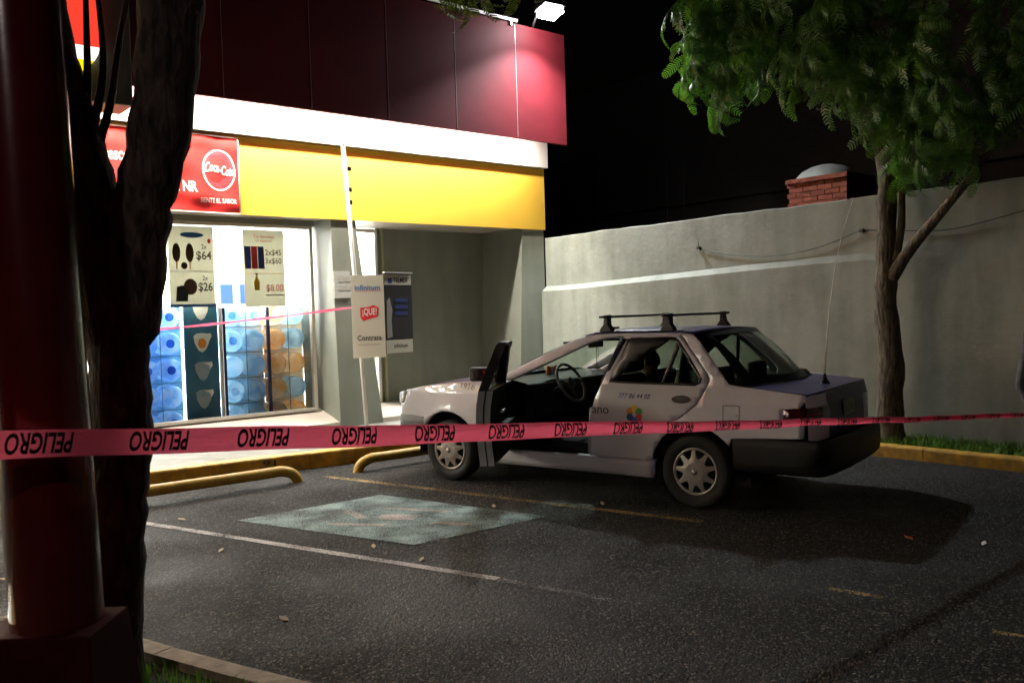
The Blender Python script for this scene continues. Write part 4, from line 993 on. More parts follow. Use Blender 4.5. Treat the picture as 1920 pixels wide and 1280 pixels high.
for s in (1, -1):
    sidepanel('front_fender', P_fender, 'paint_white', s)
    rd = sidepanel('rear_door', P_rdoor, 'paint_white', s, hole=RD_win)
    sidepanel('window_seal', [(x + (.012 if x < -.9 else -.012) * 0, z) for x, z in [(-.585, 1.308), (-.462, .948), (-1.22, .940), (-1.262, .96), (-1.268, .998), (-1.14, 1.156), (-1.02, 1.285), (-.985, 1.307), (-.94, 1.312)]], 'trim_black', s, hole=[(-.585 + .018, 1.293), (-.49, .965), (-1.215, .958), (-1.242, .970), (-1.246, .995), (-1.12, 1.147), (-1.008, 1.268), (-.975, 1.290), (-.94, 1.294)], off=.003, solid=.012, parent=rd)
    sidepanel('window_glass', RD_win, 'car_glass', s, off=-.012, solid=0, parent=rd)
    sidepanel('window_divider', [(-1.01, 1.29), (-1.035, 1.27), (-.955, .955), (-.93, .955)], 'trim_black', s, off=-.006, solid=.02, parent=rd)
    V, F = prism([(x, z) for x, z in ell(-1.115, .838, .078, .028, 16)], lambda x, z: (x, s * (sideY(x, z) + .014), z), lambda x, z: (x, s * (sideY(x, z) - .004), z)); mesh('door_handle', V, F, 'trim_black', rd, bevel=.004)
    sidepanel('rear_quarter', P_quart, 'paint_white', s)
    sidepanel('roof_rail', P_rail, 'paint_white', s, off=-.002)
    sidepanel('sill', P_sill, 'paint_white', s, off=-.012, solid=.06)
    for nm_, cx, cz in (('wheel_arch_liner', 1.25, .275), ('wheel_arch_liner', -1.215, .275)):
        V, F = [], []
        for k in range(17):
            t = R(-5 + 190 * k / 16); V += [(cx + .378 * math.cos(t), s * .785, cz + .378 * math.sin(t)), (cx + .378 * math.cos(t), s * .45, cz + .378 * math.sin(t))]
            if k: F.append((2 * k - 2, 2 * k, 2 * k + 1, 2 * k - 1))
        F.append(tuple(range(1, 34, 2))); mesh(nm_, V, F, 'cabin', car)
    # front lamp and marker
    sidepanel('headlamp', [(1.865, .70), (1.825, .79), (1.835, .822), (1.93, .80), (1.93, .70)], 'lamp_clear', s, off=.002)
    sidepanel('tail_lamp', [(-1.905, .692), (-1.908, .788), (-1.99, .798), (-2.07, .80), (-2.08, .692)], 'lamp_red', s, off=.002)
# fuel flap (left)
V, F = ringvf(-1.52, .745, .068, .068, .003, lambda x, z: (x, sideY(x, z) + .001, z), 4, PI / 4, 2 * PI + PI / 4)
sidepanel('fuel_flap', rr(-1.585, -1.455, .685, .805, .012, 3), 'trim_black', 1, hole=rr(-1.5805, -1.4595, .6895, .8005, .010, 3), off=.0012, solid=.001)
V, F = prism(ell(-1.563, .728, .009, .009, 10), lambda x, z: (x, sideY(x, z) + .006, z), lambda x, z: (x, sideY(x, z), z)); mesh('fuel_lock', V, F, 'steel', car)
# curved sheets: fn(u,v) -> point, u,v in 0..1
def sheet(name, fn, nu, nv_, m, parent=None, solid=0):
    V = [fn(i / nu, j / nv_) for j in range(nv_ + 1) for i in range(nu + 1)]
    F = [(j * (nu + 1) + i, j * (nu + 1) + i + 1, (j + 1) * (nu + 1) + i + 1, (j + 1) * (nu + 1) + i) for j in range(nv_) for i in range(nu)]
    return mesh(name, V, F, m, parent or car, smooth=True, solid=solid)
HZ = [(.63, .955), (.75, .95), (1.2, .915), (1.6, .868), (1.86, .822), (1.94, .79)]
def hood(u, v):
    x = .70 + 1.24 * v; ye = sideY(x, .9) - .02 - .0 * v; y = ye * (1 - 2 * u); t = 2 * u - 1
    xx = x - .06 * t * t * v; return (xx, y, lerp(HZ, x) + .032 * (1 - t * t) ** .7 - .002)
sheet('hood', hood, 16, 14, 'paint_purple')
def nose(u, v):
    t = 2 * u - 1; x, y, z = hood(u, 1); return (x + .02 * v, y, z - (z - .56) * v)
sheet('front_grille', nose, 16, 4, 'trim_black')
def roofz(x): return lerp([(-1.25, 1.325), (-1.17, 1.338), (-.9, 1.350), (-.5, 1.352), (-.25, 1.345), (-.12, 1.32)], x)
def roof(u, v):
    x = -.13 - 1.07 * v; t = 2 * u - 1; w_ = .578 + .004 * v; xx = x + (.05 * (1 - t * t)) * (1 - v) - .04 * (1 - t * t) * v
    return (xx, -w_ * t, roofz(x) + .022 * (1 - t * t) ** .8 - .002)
sheet('roof_skin', roof, 16, 12, 'paint_purple', solid=.012)
def headl(u, v): x, y, z = roof(u, v); return (x, y * .98, z - .035)
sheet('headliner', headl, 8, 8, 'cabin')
def wshield(u, v, g=0):
    t = 2 * u - 1; b = Vector((.72 + .16 * (1 - t * t), -.69 * t, .955)); p = Vector(roof(u, 0)); q = b.lerp(p, v); q.x += .02 * math.sin(PI * v); q.z += .02 * math.sin(PI * v); return q
sheet('windscreen', wshield, 14, 8, 'car_glass')
sheet('windscreen_seal', lambda u, v: Vector(wshield(u, .93 + .08 * v)) + Vector((.003, 0, .004)), 14, 1, 'trim_black')
def rglass(u, v):
    t = 2 * u - 1; b = Vector((-1.53 - .24 * (1 - t * t) ** .8, -.635 * t, .945)); p = Vector(roof(u, 1)) * 1.0; q = b.lerp(p, v); q.x -= .015 * math.sin(PI * v); q.z += .022 * math.sin(PI * v); return q
sheet('rear_glass', rglass, 14, 8, 'car_glass')
for nm_, f in (('glass_seal', lambda u, v: Vector(rglass(u, .0 + .10 * v))), ('glass_seal', lambda u, v: Vector(rglass(u, .90 + .11 * v))), ('glass_seal', lambda u, v: Vector(rglass(.07 * u, v))), ('glass_seal', lambda u, v: Vector(rglass(.93 + .07 * u, v)))):
    sheet(nm_, lambda u, v, f=f: f(u, v) + Vector((-.004, 0, .005)), 10, 6, 'trim_black')
def deck(u, v):
    t = 2 * u - 1; x0_ = -1.50 - .24 * (1 - t * t) ** .8; x1_ = -2.065 - .03 * (1 - t * t); x = x0_ + (x1_ - x0_) * v
    ye = sideY(x, .93) - .008; return (x, -ye * t, lerp([(-2.1, .893), (-2.0, .905), (-1.5, .95)], x) + .014 * (1 - t * t) - .004)
sheet('trunk_lid', deck, 16, 10, 'paint_purple')
def rface(y, z): return Vector((-2.13 + .06 * (abs(y) / .775) ** 8 + (.03 * ((z - .72) / .18) ** 2 if z > .72 else 0), y, z))
def rstrip(name, y0_, y1_, z0_, z1_, m, off=0, sol=0):
    return sheet(name, lambda u, v: rface(y0_ + (y1_ - y0_) * u, z0_ + (z1_ - z0_) * v) - Vector((off, 0, 0)), 8, 6, m, solid=sol)
def deckend(u, v):
    t = 2 * u - 1; a = Vector(deck(u, 1)); b = rface(a.y, .87); return a.lerp(b, v)
sheet('trunk_lid', deckend, 16, 3, 'paint_purple')
rstrip('rear_panel', -.47, .47, .56, .872, 'paint_purple', .004)
for s in (1, -1):
    rstrip('rear_corner', s * .768, s * .45, .56, .69, 'paint_white'); rstrip('rear_corner', s * .774, s * .45, .80, .885, 'paint_white' if s > 0 else 'paint_purple')
    rstrip('tail_lamp', s * .774, s * .44, .69, .80, 'lamp_red', .004)
rstrip('licence_plate', .13, -.17, .68, .80, 'plate', .012)
text('lettering', 'A-27-LBN', .07, lambda x, y: rface(.12 - x, .71 + y) - Vector((.0145, 0, 0)), 'ink', car, fit=.26)
for yy in (.30, .22): V, F = prism(ell(0, 0, .012, .008, 8), lambda x, z: (-2.075 - .01, yy + x, .862 + z), lambda x, z: (-2.06, yy + x, .862 + z))
# bumpers: swept profile
def bumper(name, path, z0_, z1_, m, bulge=.03):
    n_ = len(path); V, F = [], []
    prof = [(0, 0), (.6, .06), (1, .3), (1, .7), (.75, .95), (0, 1)]
    for i, p in enumerate(path):
        p = Vector((*p, 0)); a_ = Vector((*path[max(i - 1, 0)], 0)); b_ = Vector((*path[min(i + 1, n_ - 1)], 0)); d_ = (b_ - a_).normalized(); nn_ = Vector((d_.y, -d_.x, 0))
        for o_, h_ in prof: V.append(p + nn_ * bulge * o_ + Vector((0, 0, z0_ + (z1_ - z0_) * h_)))
    k_ = len(prof)
    for i in range(n_ - 1):
        for j in range(k_ - 1): F.append((i * k_ + j, (i + 1) * k_ + j, (i + 1) * k_ + j + 1, i * k_ + j + 1))
        F.append((i * k_, i * k_ + k_ - 1, (i + 1) * k_ + k_ - 1, (i + 1) * k_))
    return mesh(name, V, F, m, car, smooth=True)
rb = smoothpath([(-1.53, -.80, 0), (-1.8, -.79, 0), (-2.07, -.785, 0), (-2.17, -.73, 0), (-2.205, -.5, 0), (-2.22, -.2, 0), (-2.22, .2, 0), (-2.205, .5, 0), (-2.17, .73, 0), (-2.07, .785, 0), (-1.8, .79, 0), (-1.53, .80, 0)], 3)
bumper('rear_bumper', [(p.x, p.y) for p in rb][::-1], .315, .575, 'bumper_black', .022)
fbp = smoothpath([(1.56, .775, 0), (1.8, .75, 0), (1.94, .69, 0), (2.02, .5, 0), (2.06, .2, 0), (2.06, -.2, 0), (2.02, -.5, 0), (1.94, -.69, 0), (1.8, -.75, 0), (1.56, -.775, 0)], 3)
bumper('front_bumper', [(p.x, p.y) for p in fbp][::-1], .33, .595, 'bumper_grey', .02)
box('rear_valance', -2.08, -1.55, -.74, .74, .32, .57, 'trim_black', car); box('front_valance', 1.62, 1.98, -.66, .66, .28, .57, 'trim_black', car)
# floor, bulkheads, engine bay
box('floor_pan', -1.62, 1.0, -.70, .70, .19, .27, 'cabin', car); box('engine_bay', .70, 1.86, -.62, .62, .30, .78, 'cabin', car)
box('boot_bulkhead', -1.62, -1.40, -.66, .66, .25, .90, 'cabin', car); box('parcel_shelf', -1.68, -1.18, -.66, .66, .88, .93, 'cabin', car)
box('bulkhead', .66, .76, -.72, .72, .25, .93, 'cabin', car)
for s in (1, -1): tube('pillar_core', [(-.34, s * .74, .3), (-.40, s * .735, .94), (-.52, s * .60, 1.30)], .035, 'cabin', car, n=6)
# dashboard, steering, seats
ds = sheet('dashboard', lambda u, v: (.74 - .36 * v, .70 - 1.4 * u, .955 - .05 * v ** 2 + .025 * math.exp(-((u - .27) / .12) ** 2) * v), 16, 6, 'dash')
box('dash_face', .36, .44, -.70, .70, .60, .91, 'cabin', car, bevel=.02)
sw = Matrix.Translation((.18, .34, .90)) @ Matrix.Rotation(R(-62), 4, 'Y')
V = [];
ring = [(.185 * math.cos(2 * PI * k / 28), .185 * math.sin(2 * PI * k / 28), 0) for k in range(29)]
V, F = tubevf(ring, .014, 8, cap=False); st = mesh('steering_wheel', [sw @ Vector(v) for v in V], F, mat("wheel_rim", (.10, .10, .10), .35), car, smooth=True)
V, F = merge([tubevf([(0, 0, -.02), (.18 * math.cos(a), .18 * math.sin(a), 0)], .014, 6) for a in (R(90), R(-90), R(180))] + [lathevf([(0, .02), (.05, .015), (.06, -.02), (0, -.02)], 12)])
mesh('spokes', [sw @ Vector(v) for v in V], F, 'dash', st)
tube('column', [(.20, .34, .89), (.42, .34, .78)], .03, 'cabin', car)
def seat(x, y, wd, nm='front_seat', head=True):
    V, F = prism([(-.28, 0), (.26, .03), (.28, .14), (-.20, .12)], lambda a, z: (x + a, y - wd, .30 + z), lambda a, z: (x + a, y + wd, .30 + z)); s_ = mesh(nm, V, F, 'seat_cloth', car, bevel=.04)
    V, F = prism([(-.20, .10), (-.28, .12), (-.46, .66), (-.40, .70), (-.33, .66)], lambda a, z: (x + a, y - wd * .95, .30 + z), lambda a, z: (x + a, y + wd * .95, .30 + z)); mesh('seat_back', V, F, 'seat_cloth', s_, bevel=.04)
    if head:
        V, F = prism([(-.42, .70), (-.37, .71), (-.38, .87), (-.44, .90), (-.49, .86), (-.49, .72)], lambda a, z: (x + a, y - .13, .30 + z), lambda a, z: (x + a, y + .13, .30 + z)); mesh('headrest', V, F, 'seat_cloth', s_, bevel=.03)
seat(-.02, .35, .25); seat(.02, -.35, .25, head=False)
V, F = prism([(-.95, .35), (-.50, .33), (-.48, .48), (-.95, .46), (-1.22, .90), (-1.32, .90), (-1.25, .4)], lambda a, z: (a, -.62, z), lambda a, z: (a, .62, z)); mesh('rear_seat', V, F, 'seat_cloth', car, bevel=.03)
for y in (.36, -.36): box('rear_headrest', -1.33, -1.24, y - .13, y + .13, .905, 1.06, 'seat_cloth', car, bevel=.03)
# inner mirror, sun visors, hanging ornament
box('inner_mirror', .10, .13, -.12, .12, 1.20, 1.265, 'trim_black', car, bevel=.01)
for y in (.34, -.34): box('sun_visor', -.04, .12, y - .2, y + .2, 1.255, 1.275, 'cabin', car)
tube('hanging_ornament', [(.12, -.02, 1.20), (.12, -.02, 1.02)], .004, 'trim_black', car, n=5)
tube('hanging_ornament', [(.12, -.05, 1.20), (.12, -.05, 1.10)], .003, 'trim_black', car, n=5)
for k, (yy, m_) in enumerate(((.10, 'ink_orange'), (.06, 'ink_red'), (.03, 'ink_white'), (-.0, 'ink_red'), (-.03, 'banner'))):
    V, F = lathevf([(0, 0), (.02, .0), (.024, .02), (.018, .045), (.022, .06), (0, .075)], 8, 'z', (.60 + .02 * (k % 2), yy - .02, .955)); mesh('dashboard_trinket', V, F, m_, car, smooth=True)
# open driver door
HN = Vector((.655, .785, 0)); TH = R(-62)
def dxf(q): 
    q = q - HN; c_, s_ = math.cos(TH), math.sin(TH); return Vector((q.x * c_ - q.y * s_, q.x * s_ + q.y * c_, q.z)) + HN
dd = sidepanel('driver_door', P_fdoor, 'paint_white', 1, hole=FD_win, xf=dxf, solid=.0)
dd['label'] = 'driver door swung wide open'
def skinned(name, outer, inner_off, m, hole=None):
    return sidepanel(name, outer, m, 1, hole=hole, xf=dxf, off=inner_off, solid=0, parent=dd)
# rims of the door: edge strip between outer skin and inner skin
def edge_strip(name, pts, o0, o1, m):
    V, F = [], []
    for i, (x, z) in enumerate(pts):
        V += [dxf(Vector((x, sideY(x, z) + o0, z))), dxf(Vector((x, sideY(x, z) + o1, z)))]
        if i: F.append((2 * i - 2, 2 * i, 2 * i + 1, 2 * i - 1))
    mesh(name, V, F, m, dd, smooth=True)
lowd = [(-.405, .945), (-.38, .88), (-.35, .82), (-.32, .72), (-.295, .62), (-.28, .5), (-.27, .37), (-.29, .345)]
edge_strip('door_edge', lowd, 0, -.055, 'door_edge'); edge_strip('door_seal', [(x - .001, z) for x, z in lowd], -.055, -.068, 'trim_black'); edge_strip('door_edge', lowd, -.068, -.115, 'door_edge')
edge_strip('door_edge', [(-.29, .345), (.2, .345), (.66, .345), (.685, .37), (.665, .55), (.635, .945)], 0, -.11, 'door_edge')
edge_strip('window_frame_edge', [(.50, .955), (.28, 1.065), (.05, 1.175), (-.1, 1.245), (-.26, 1.315), (-.36, 1.325), (-.50, 1.322), (-.52, 1.30), (-.47, 1.14), (-.405, .945)], 0, -.075, 'trim_black')
edge_strip('window_frame_edge', FD_win + FD_win[:1], 0, -.075, 'trim_black')
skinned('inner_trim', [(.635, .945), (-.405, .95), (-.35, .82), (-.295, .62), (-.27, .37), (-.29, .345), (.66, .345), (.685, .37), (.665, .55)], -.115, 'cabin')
skinned('inner_frame', P_fdoor[:8] + [(.635, .945)], -.075, 'trim_black', hole=FD_win)
edge_strip('belt_cap', [(.62, .95), (.3, .955), (-.1, .955), (-.405, .952)], 0, -.115, 'trim_black')
V, F = prism([(0, 0), (.12, 0), (.12, .02), (0, .02)], lambda a, z: dxf(Vector((-.08 + a, .635, .74 + z))), lambda a, z: dxf(Vector((-.08 + a, .66, .74 + z)))); mesh('inner_handle', V, F, 'steel', dd)
V, F = prism([(-.15, .60), (.35, .60), (.35, .66), (-.15, .66)], lambda a, z: dxf(Vector((a, .60, z))), lambda a, z: dxf(Vector((a, .69, z)))); mesh('armrest', V, F, 'cabin', dd, bevel=.01)
skinned('window_glass', FD_win, -.02, 'car_glass')
V, F = prism(ell(-.21, .838, .078, .028, 16), lambda x, z: dxf(Vector((x, sideY(x, z) + .014, z))), lambda x, z: dxf(Vector((x, sideY(x, z) - .004, z)))); mesh('door_handle', V, F, 'trim_black', dd)
V = [dxf(Vector(v)) for v in boxv(.30, .40, .80, .98, .965, 1.085)]; mesh('wing_mirror', V, BF, 'trim_black', dd, bevel=.02)
V = [dxf(Vector(v)) for v in boxv(.296, .299, .815, .965, .98, 1.07)]; mesh('mirror_glass', V, BF, 'mirror', dd)
# right door closed and right mirror
fr = sidepanel('front_door', P_fdoor, 'paint_white', -1, hole=FD_win); sidepanel('window_glass', FD_win, 'car_glass', -1, off=-.012, solid=0, parent=fr)
mesh('wing_mirror', boxv(.36, .46, -.95, -.79, .97, 1.08), BF, 'trim_black', car, bevel=.02)
# wheels
def wheel(x, s, label=None):
    tyv = [(.19, -.075), (.215, -.086), (.262, -.086), (.279, -.072), (.284, -.03), (.284, .03), (.279, .072), (.262, .086), (.215, .086), (.19, .075)]
    V, F = lathevf(tyv, 40, 'y', (x, s * .715, .284)); wt = mesh('wheel', V, F, 'rubber', car, smooth=True)
    y0 = s * (.715 + .074); P3 = lambda r, a, o: Vector((x + r * math.cos(a), y0 + s * o, .284 + r * math.sin(a)))
    V, F = lathevf([(0, s * .715 + s * .03), (.19, s * .715 + s * .03), (.195, s * .715 + s * .07)], 32, 'y', (x, 0, .284)); mesh('rim_disc', V, F, 'trim_black', wt)
    N = 9; V, F = [], []
    # outer ring
    m_ = 54
    for k in range(m_):
        a = 2 * PI * k / m_
        V += [P3(.185, a, -.004), P3(.183, a, .006), P3(.167, a, .006), P3(.161, a, -.006)]
    for k in range(m_):
        j = (k + 1) % m_
        for q_ in range(3): F.append((4 * k + q_, 4 * j + q_, 4 * j + q_ + 1, 4 * k + q_ + 1))
    mesh('cover_ring', V, F, 'cover_silver', wt, smooth=True)
    # spider: hub disc with tapering points
    V, F = [P3(0, 0, .024)], []
    a_off = R(90 - 4)
    for k in range(N):
        a = a_off + 2 * PI * k / N; w1 = PI / N
        for j_, (da, r_, o_) in enumerate(((-w1, .100, .014), (-w1 * .55, .114, .012), (-w1 * .22, .169, .002), (w1 * .22, .169, .002), (w1 * .55, .114, .012))): V.append(P3(r_, a + da, o_))
    n_ = 5 * N
    V += [P3(.07, a_off + 2 * PI * (k // 5) / N + (-PI / N, -PI / N * .55, -PI / N * .22, PI / N * .22, PI / N * .55)[k % 5], .022) for k in range(n_)]
    for k in range(n_):
        j = (k + 1) % n_; F.append((1 + k, 1 + j, 1 + n_ + j, 1 + n_ + k)); F.append((1 + n_ + k, 1 + n_ + j, 0))
    base = len(V); V += [Vector((v.x, v.y - s * .012, v.z)) for v in V[1:1 + n_]]
    for k in range(n_): j = (k + 1) % n_; F.append((1 + k, base + k, base + j, 1 + j))
    mesh('wheel_cover', V, F, 'cover_silver', wt)
    V, F = lathevf([(0, .034), (.012, .034), (.022, .03), (.025, .02)], 14, 'y'); mesh('cap_badge', [Vector((x, y0, .284)) + Vector((v.x, s * v.y, v.z)) for v in V], F, 'steel', wt, smooth=True)
for x in (1.25, -1.215):
    for s in (1, -1): wheel(x, s)
# lettering on the body
SY = lambda x0, z0: (lambda x, y: Vector((x0 - x, sideY(x0 - x, z0 + y) + .0018, z0 + y)))
text('lettering', '777 86 44 88', .052, SY(-.565, .832), 'ink_navy', car, shear=.2, bold=.01, fit=.285)
text('lettering', 'Urbano', .12, SY(-.0, .688), 'ink_navy', car, bold=0, fit=.47) if False else text('lettering', 'ano', .105, SY(-.325, .700), 'ink', car, fit=.155)
text('lettering', '1916', .085, SY(1.10, .855), mat("faded_ink", (.34, .27, .20), .5), car, shear=.25, fit=.17)
for k, m_ in enumerate(('ink_orange', 'ink_yellow', 'ink_green', 'ink_red', 'ink_blue', 'ink_navy')):
    a = R(150 - k * 60); cx, cz = -.715 - .046 * math.cos(a), .705 + .046 * math.sin(a)
    V = [Vector((x, sideY(x, z) + .0018 + .0002 * k, z)) for x, z in ell(cx, cz, .030, .030, 12)]; mesh('flower_petal', V, [tuple(range(12))[::-1]], m_, car)
# roof rack
for x in (-.335, -.905):
    bar = box('roof_bar', x - .014, x + .014, -.665, .665, 1.472, 1.492, 'trim_black', car, bevel=.004)
    for s in (1, -1):
        V, F = prism([(-.062, 1.358), (.062, 1.358), (.05, 1.385), (.024, 1.415), (.018, 1.475), (.022, 1.50), (-.022, 1.50), (-.018, 1.475), (-.024, 1.415), (-.05, 1.385)], lambda a, z: (x + a, s * .585 + (z - 1.4) * -.1 * s, z), lambda a, z: (x + a, s * .515 + (z - 1.4) * -.1 * s, z))
        mesh('rack_foot', V, F, 'trim_black', bar, bevel=.006)
# antenna on the boot lid, with its cable, and lid-mounted lamp
V, F = lathevf([(.042, 0), (.034, .015), (.02, .03), (.012, .06), (.01, .075), (0, .078)], 14, 'z', (-1.97, .02, .916)); an = mesh('antenna_base', V, F, 'trim_black', car, smooth=True)
AB = Vector((-1.97, .02, .99))
tube('antenna_whip', smoothpath([AB, AB + Vector((-.03, -.03, .45)), AB + Vector((-.09, -.10, .95)), AB + Vector((-.19, -.20, 1.38))], 4), [.004] * 5 + [.0022] * 8, 'alu', an, n=5)
tube('antenna_cable', [(-1.94, .05, .918), (-1.85, .2, .925), (-1.72, .38, .935), (-1.62, .52, .94)], .004, 'trim_black', an, n=5)
V, F = prism([(-1.60, .93), (-1.72, .93), (-1.66, .99), (-1.63, .995)], lambda a, z: (a, -.50, z), lambda a, z: (a, -.36, z)); mesh('high_stop_lamp', V, F, 'trim_black', car)
mesh('roof_cap', boxv(-.20, -.13, .10, .22, 1.372, 1.39), BF, 'trim_black', car, bevel=.006)

# ------------------------------------------------------------------ people
def skinbody(name, verts, edges, radii, m, parent, root=0, sub=2):
    me = bpy.data.meshes.new(name); me.from_pydata(verts, edges, []); me.materials.append(M[m])
    o = link(name, me, parent); s = o.modifiers.new('skin', 'SKIN'); s.use_smooth_shade = True
    for i, r_ in enumerate(radii): me.skin_vertices[0].data[i].radius = (r_, r_) if not isinstance(r_, tuple) else r_
    for i in range(len(verts)): me.skin_vertices[0].data[i].use_root = (i == root)
    ss = o.modifiers.new('ss', 'SUBSURF'); ss.levels = ss.render_levels = sub
    return o
def head(parent, c, face, m='skin', s=1.0, hair='hair'):
    """face: unit direction"""
    f = Vector(face).normalized(); r_ = Vector((0, 0, 1)).cross(f).normalized(); u = f.cross(r_)
    bm = bmesh.new(); bmesh.ops.create_uvsphere(bm, u_segments=20, v_segments=16, radius=1)
    for v in bm.verts:
        a, b, c_ = v.co.x, v.co.y, v.co.z   # a forward
        w = .078 * (1 - .22 * max(0, -c_)); fwd = .098 * (1 if a > 0 else 1.0); h = .118
        x = a * fwd; y = b * w; z = c_ * h
        if a > .5: x -= .012 * (a - .5) * 2
        if a > .85 and abs(b) < .28 and -.35 < c_ < .12: x += .024 * (1 - abs(b) / .28)      # nose
        if a > .7 and .25 > abs(b) - .35 > -.12 and .0 < c_ < .25: x -= .008                 # eye sockets
        if a > .8 and abs(b) < .4 and -.62 < c_ < -.48: x -= .006                             # mouth
        v.co = Vector(c) + (f * x + r_ * y + u * z) * s
    hd = bmobj('head', bm, m, parent, smooth=True)
    for sg in (-1, 1):
        bm = bmesh.new(); bmesh.ops.create_uvsphere(bm, u_segments=10, v_segments=8, radius=1)
        for v in bm.verts: v.co = Vector(c) + (f * (v.co.x * .018 - .008) + r_ * (sg * .080 + v.co.y * .010) + u * (v.co.z * .030)) * s
        bmobj('ear', bm, m, hd, smooth=True)
        bm = bmesh.new(); bmesh.ops.create_uvsphere(bm, u_segments=8, v_segments=6, radius=.011 * s)
        for v in bm.verts: v.co = Vector(c) + v.co + (f * .082 + r_ * sg * .031 + u * .016) * s
        bmobj('eye', bm, 'ink_white' if 0 else 'hair', hd, smooth=True)
    bm = bmesh.new(); bmesh.ops.create_uvsphere(bm, u_segments=20, v_segments=14, radius=1)
    dl = []
    for v in bm.verts:
        a, b, c_ = v.co.x, v.co.y, v.co.z
        if c_ < -.25 or (a > .35 and c_ < .42): dl.append(v)
        v.co = Vector(c) + (f * (a * .106 - .006) + r_ * b * .086 + u * (c_ * .126 + .004)) * s
    bmesh.ops.delete(bm, geom=dl, context='VERTS')
    bmobj('hair', bm, hair, parent, smooth=True, solid=.006)
    return hd
cw = Matrix.Translation(car.location) @ Matrix.Rotation(1.81062, 4, 'Z')
W = lambda x, y, z: cw @ Vector((x, y, z))
p1 = thing('person', 'person with short dark hair sitting in the front passenger seat of the taxi', 'person', W(-.25, -.35, .45))
vs = [W(-.16, -.35, .50), W(-.24, -.35, .66), W(-.29, -.35, .82), W(-.30, -.35, .90), W(-.29, -.34, .96), W(-.27, -.16, .86), W(-.14, -.13, .66), W(.08, -.16, .58), W(-.29, -.53, .86), W(-.14, -.56, .66), W(.08, -.52, .58), W(.28, -.26, .53), W(.34, -.26, .33), W(.28, -.44, .53), W(.34, -.44, .33)]
skinbody('body', [tuple(v) for v in vs], [(0, 1), (1, 2), (2, 3), (3, 4), (3, 5), (5, 6), (6, 7), (3, 8), (8, 9), (9, 10), (0, 11), (11, 12), (0, 13), (13, 14)], [.13, .125, .125, .07, .05, .06, .045, .035, .06, .045, .035, .08, .05, .08, .05], 'shirt_dark', p1)
head(p1, W(-.26, -.33, 1.045), (W(1, -.1, 0) - W(0, 0, 0)), s=.98)
# person at the right edge, elbow in frame
def P2(dx, dy, dz): return (7.82 + dx * .767 + dy * .641, 2.87 - dx * .641 + dy * .767, dz)   # dx to the right of the picture, dy away
p2 = thing('person', 'person in dark patterned jacket standing at the right edge holding the tape', 'person', P2(.30, .1, 0))
B = .34
vs = [P2(B, 0, .95), P2(B, 0, 1.12), P2(B, 0, 1.30), P2(B, 0, 1.44), P2(B, 0, 1.54),
      P2(B - .20, 0, 1.40), P2(B - .32, .02, 1.12), P2(B - .38, .0, .92), P2(B - .26, -.20, .84), P2(B + .20, 0, 1.40), P2(B + .25, -.02, 1.12), P2(B + .24, -.16, .90),
      P2(B - .10, 0, .88), P2(B - .12, -.01, .50), P2(B - .13, .03, .10), P2(B - .13, -.09, .05), P2(B + .10, 0, .88), P2(B + .12, -.01, .50), P2(B + .13, .03, .10), P2(B + .13, -.09, .05)]
vs[6] = P2(B - .26, .02, 1.08); vs[7] = P2(B - .345, -.02, .80); vs[8] = P2(B - .32, -.14, .66)
skinbody('body', vs, [(0, 1), (1, 2), (2, 3), (3, 4), (3, 5), (5, 6), (6, 7), (7, 8), (3, 9), (9, 10), (10, 11), (0, 12), (12, 13), (13, 14), (14, 15), (0, 16), (16, 17), (17, 18), (18, 19)],
         [.15, .14, .15, .10, .055, .07, .055, .048, .036, .07, .052, .04, .10, .065, .045, .04, .10, .065, .045, .04], 'uniform', p2)
head(p2, P2(B, -.01, 1.66), (-.2, -1, 0))
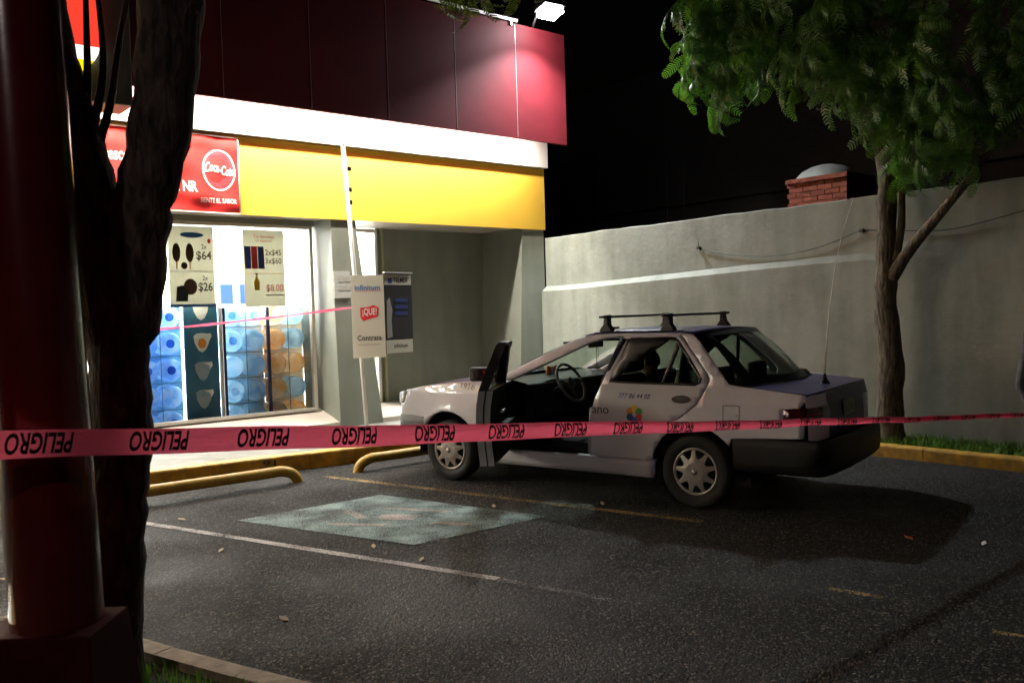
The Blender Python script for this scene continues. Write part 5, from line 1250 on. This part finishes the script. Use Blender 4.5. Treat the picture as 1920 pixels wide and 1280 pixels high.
# hand of the near arm: palm with five fingers closing on the tape
hb = Vector(P2(B - .325, -.16, .615))
def fing(base, pts, r_): return tubevf(smoothpath([base] + [base + Vector(p) for p in pts], 3), r_, 7)
def hand(base, sgn):
    parts = [tubevf([base + Vector((0, 0, .05)), base, base + Vector((0, -.01, -.04))], [.026, .036, .034], 10)]
    for k, L in enumerate((.072, .080, .075, .06)):
        b_ = base + Vector((-.028 + .019 * k, -.012, -.045)); parts.append(tubevf(smoothpath([b_, b_ + Vector((0, -.012, -L * .45)), b_ + Vector((0, .006, -L * .8)), b_ + Vector((0, .03, -L * .7))], 3), .0088, 7))
    b_ = base + Vector((-.034 * sgn, -.01, -.01)); parts.append(tubevf(smoothpath([b_, b_ + Vector((-.02 * sgn, -.02, -.02)), b_ + Vector((-.012 * sgn, -.03, -.045))], 3), .0105, 7))
    V, F = merge(parts); return mesh('hand', V, F, 'skin', p2, smooth=True)
hand(hb, 1); hand(Vector(P2(B + .22, -.24, .82)), -1)

# small litter
for k, (x, y, m_, lb) in enumerate(((1.92, 4.20, 'leaf_dry', 'pale dry leaf lying alone on the asphalt at lower centre left'), (3.04, 4.60, 'leaf_dry', 'pale dry leaf just below the blue painted square'), (2.99, 5.10, 'leaf_dry', 'dry leaf by the near corner of the blue square'),
                                    (5.55, 2.71, 'litter_orange', 'small orange scrap on the dark asphalt at right'), (2.21, 5.77, 'leaf_dry', 'small tan leaf left of the pale parking line'), (4.31, 5.46, 'leaf_dry', 'pale fleck at the far edge of the blue square'),
                                    (4.96, 4.89, 'leaf_dry', 'pale fleck beside the yellow parking line near the rear wheel'), (2.35, 6.92, 'leaf_dry', 'tan leaf near the pale line by the dark tree'), (5.73, 2.32, 'ink_white', 'tiny white scrap on the asphalt at the right'), (.99, 6.10, 'leaf_dry', 'pinkish leaf on the asphalt left of the red pole'))):
    a = random.uniform(0, PI); c_, s_ = math.cos(a), math.sin(a); L_, w_ = .035, .015
    pts = [(-L_, 0, .006), (-L_ * .3, -w_, .014), (L_ * .5, -w_ * .8, .010), (L_, 0, .018), (L_ * .4, w_, .012), (-L_ * .4, w_ * .9, .008)]
    V = [(x + px * c_ - py * s_, y + px * s_ + py * c_, pz) for px, py, pz in pts]; V2_ = [(v[0], v[1], v[2] - .003) for v in V]
    tag(mesh('fallen_leaf' if m_ == 'leaf_dry' else 'litter_scrap', V + V2_, [(0, 1, 2, 3, 4, 5), (11, 10, 9, 8, 7, 6)] + [(i, (i + 1) % 6, 6 + (i + 1) % 6, 6 + i)[::-1] for i in range(6)], m_), lb, 'leaf' if m_ == 'leaf_dry' else 'litter')
for o in sc.objects:
    if 'world_parts' in o: del o['world_parts']
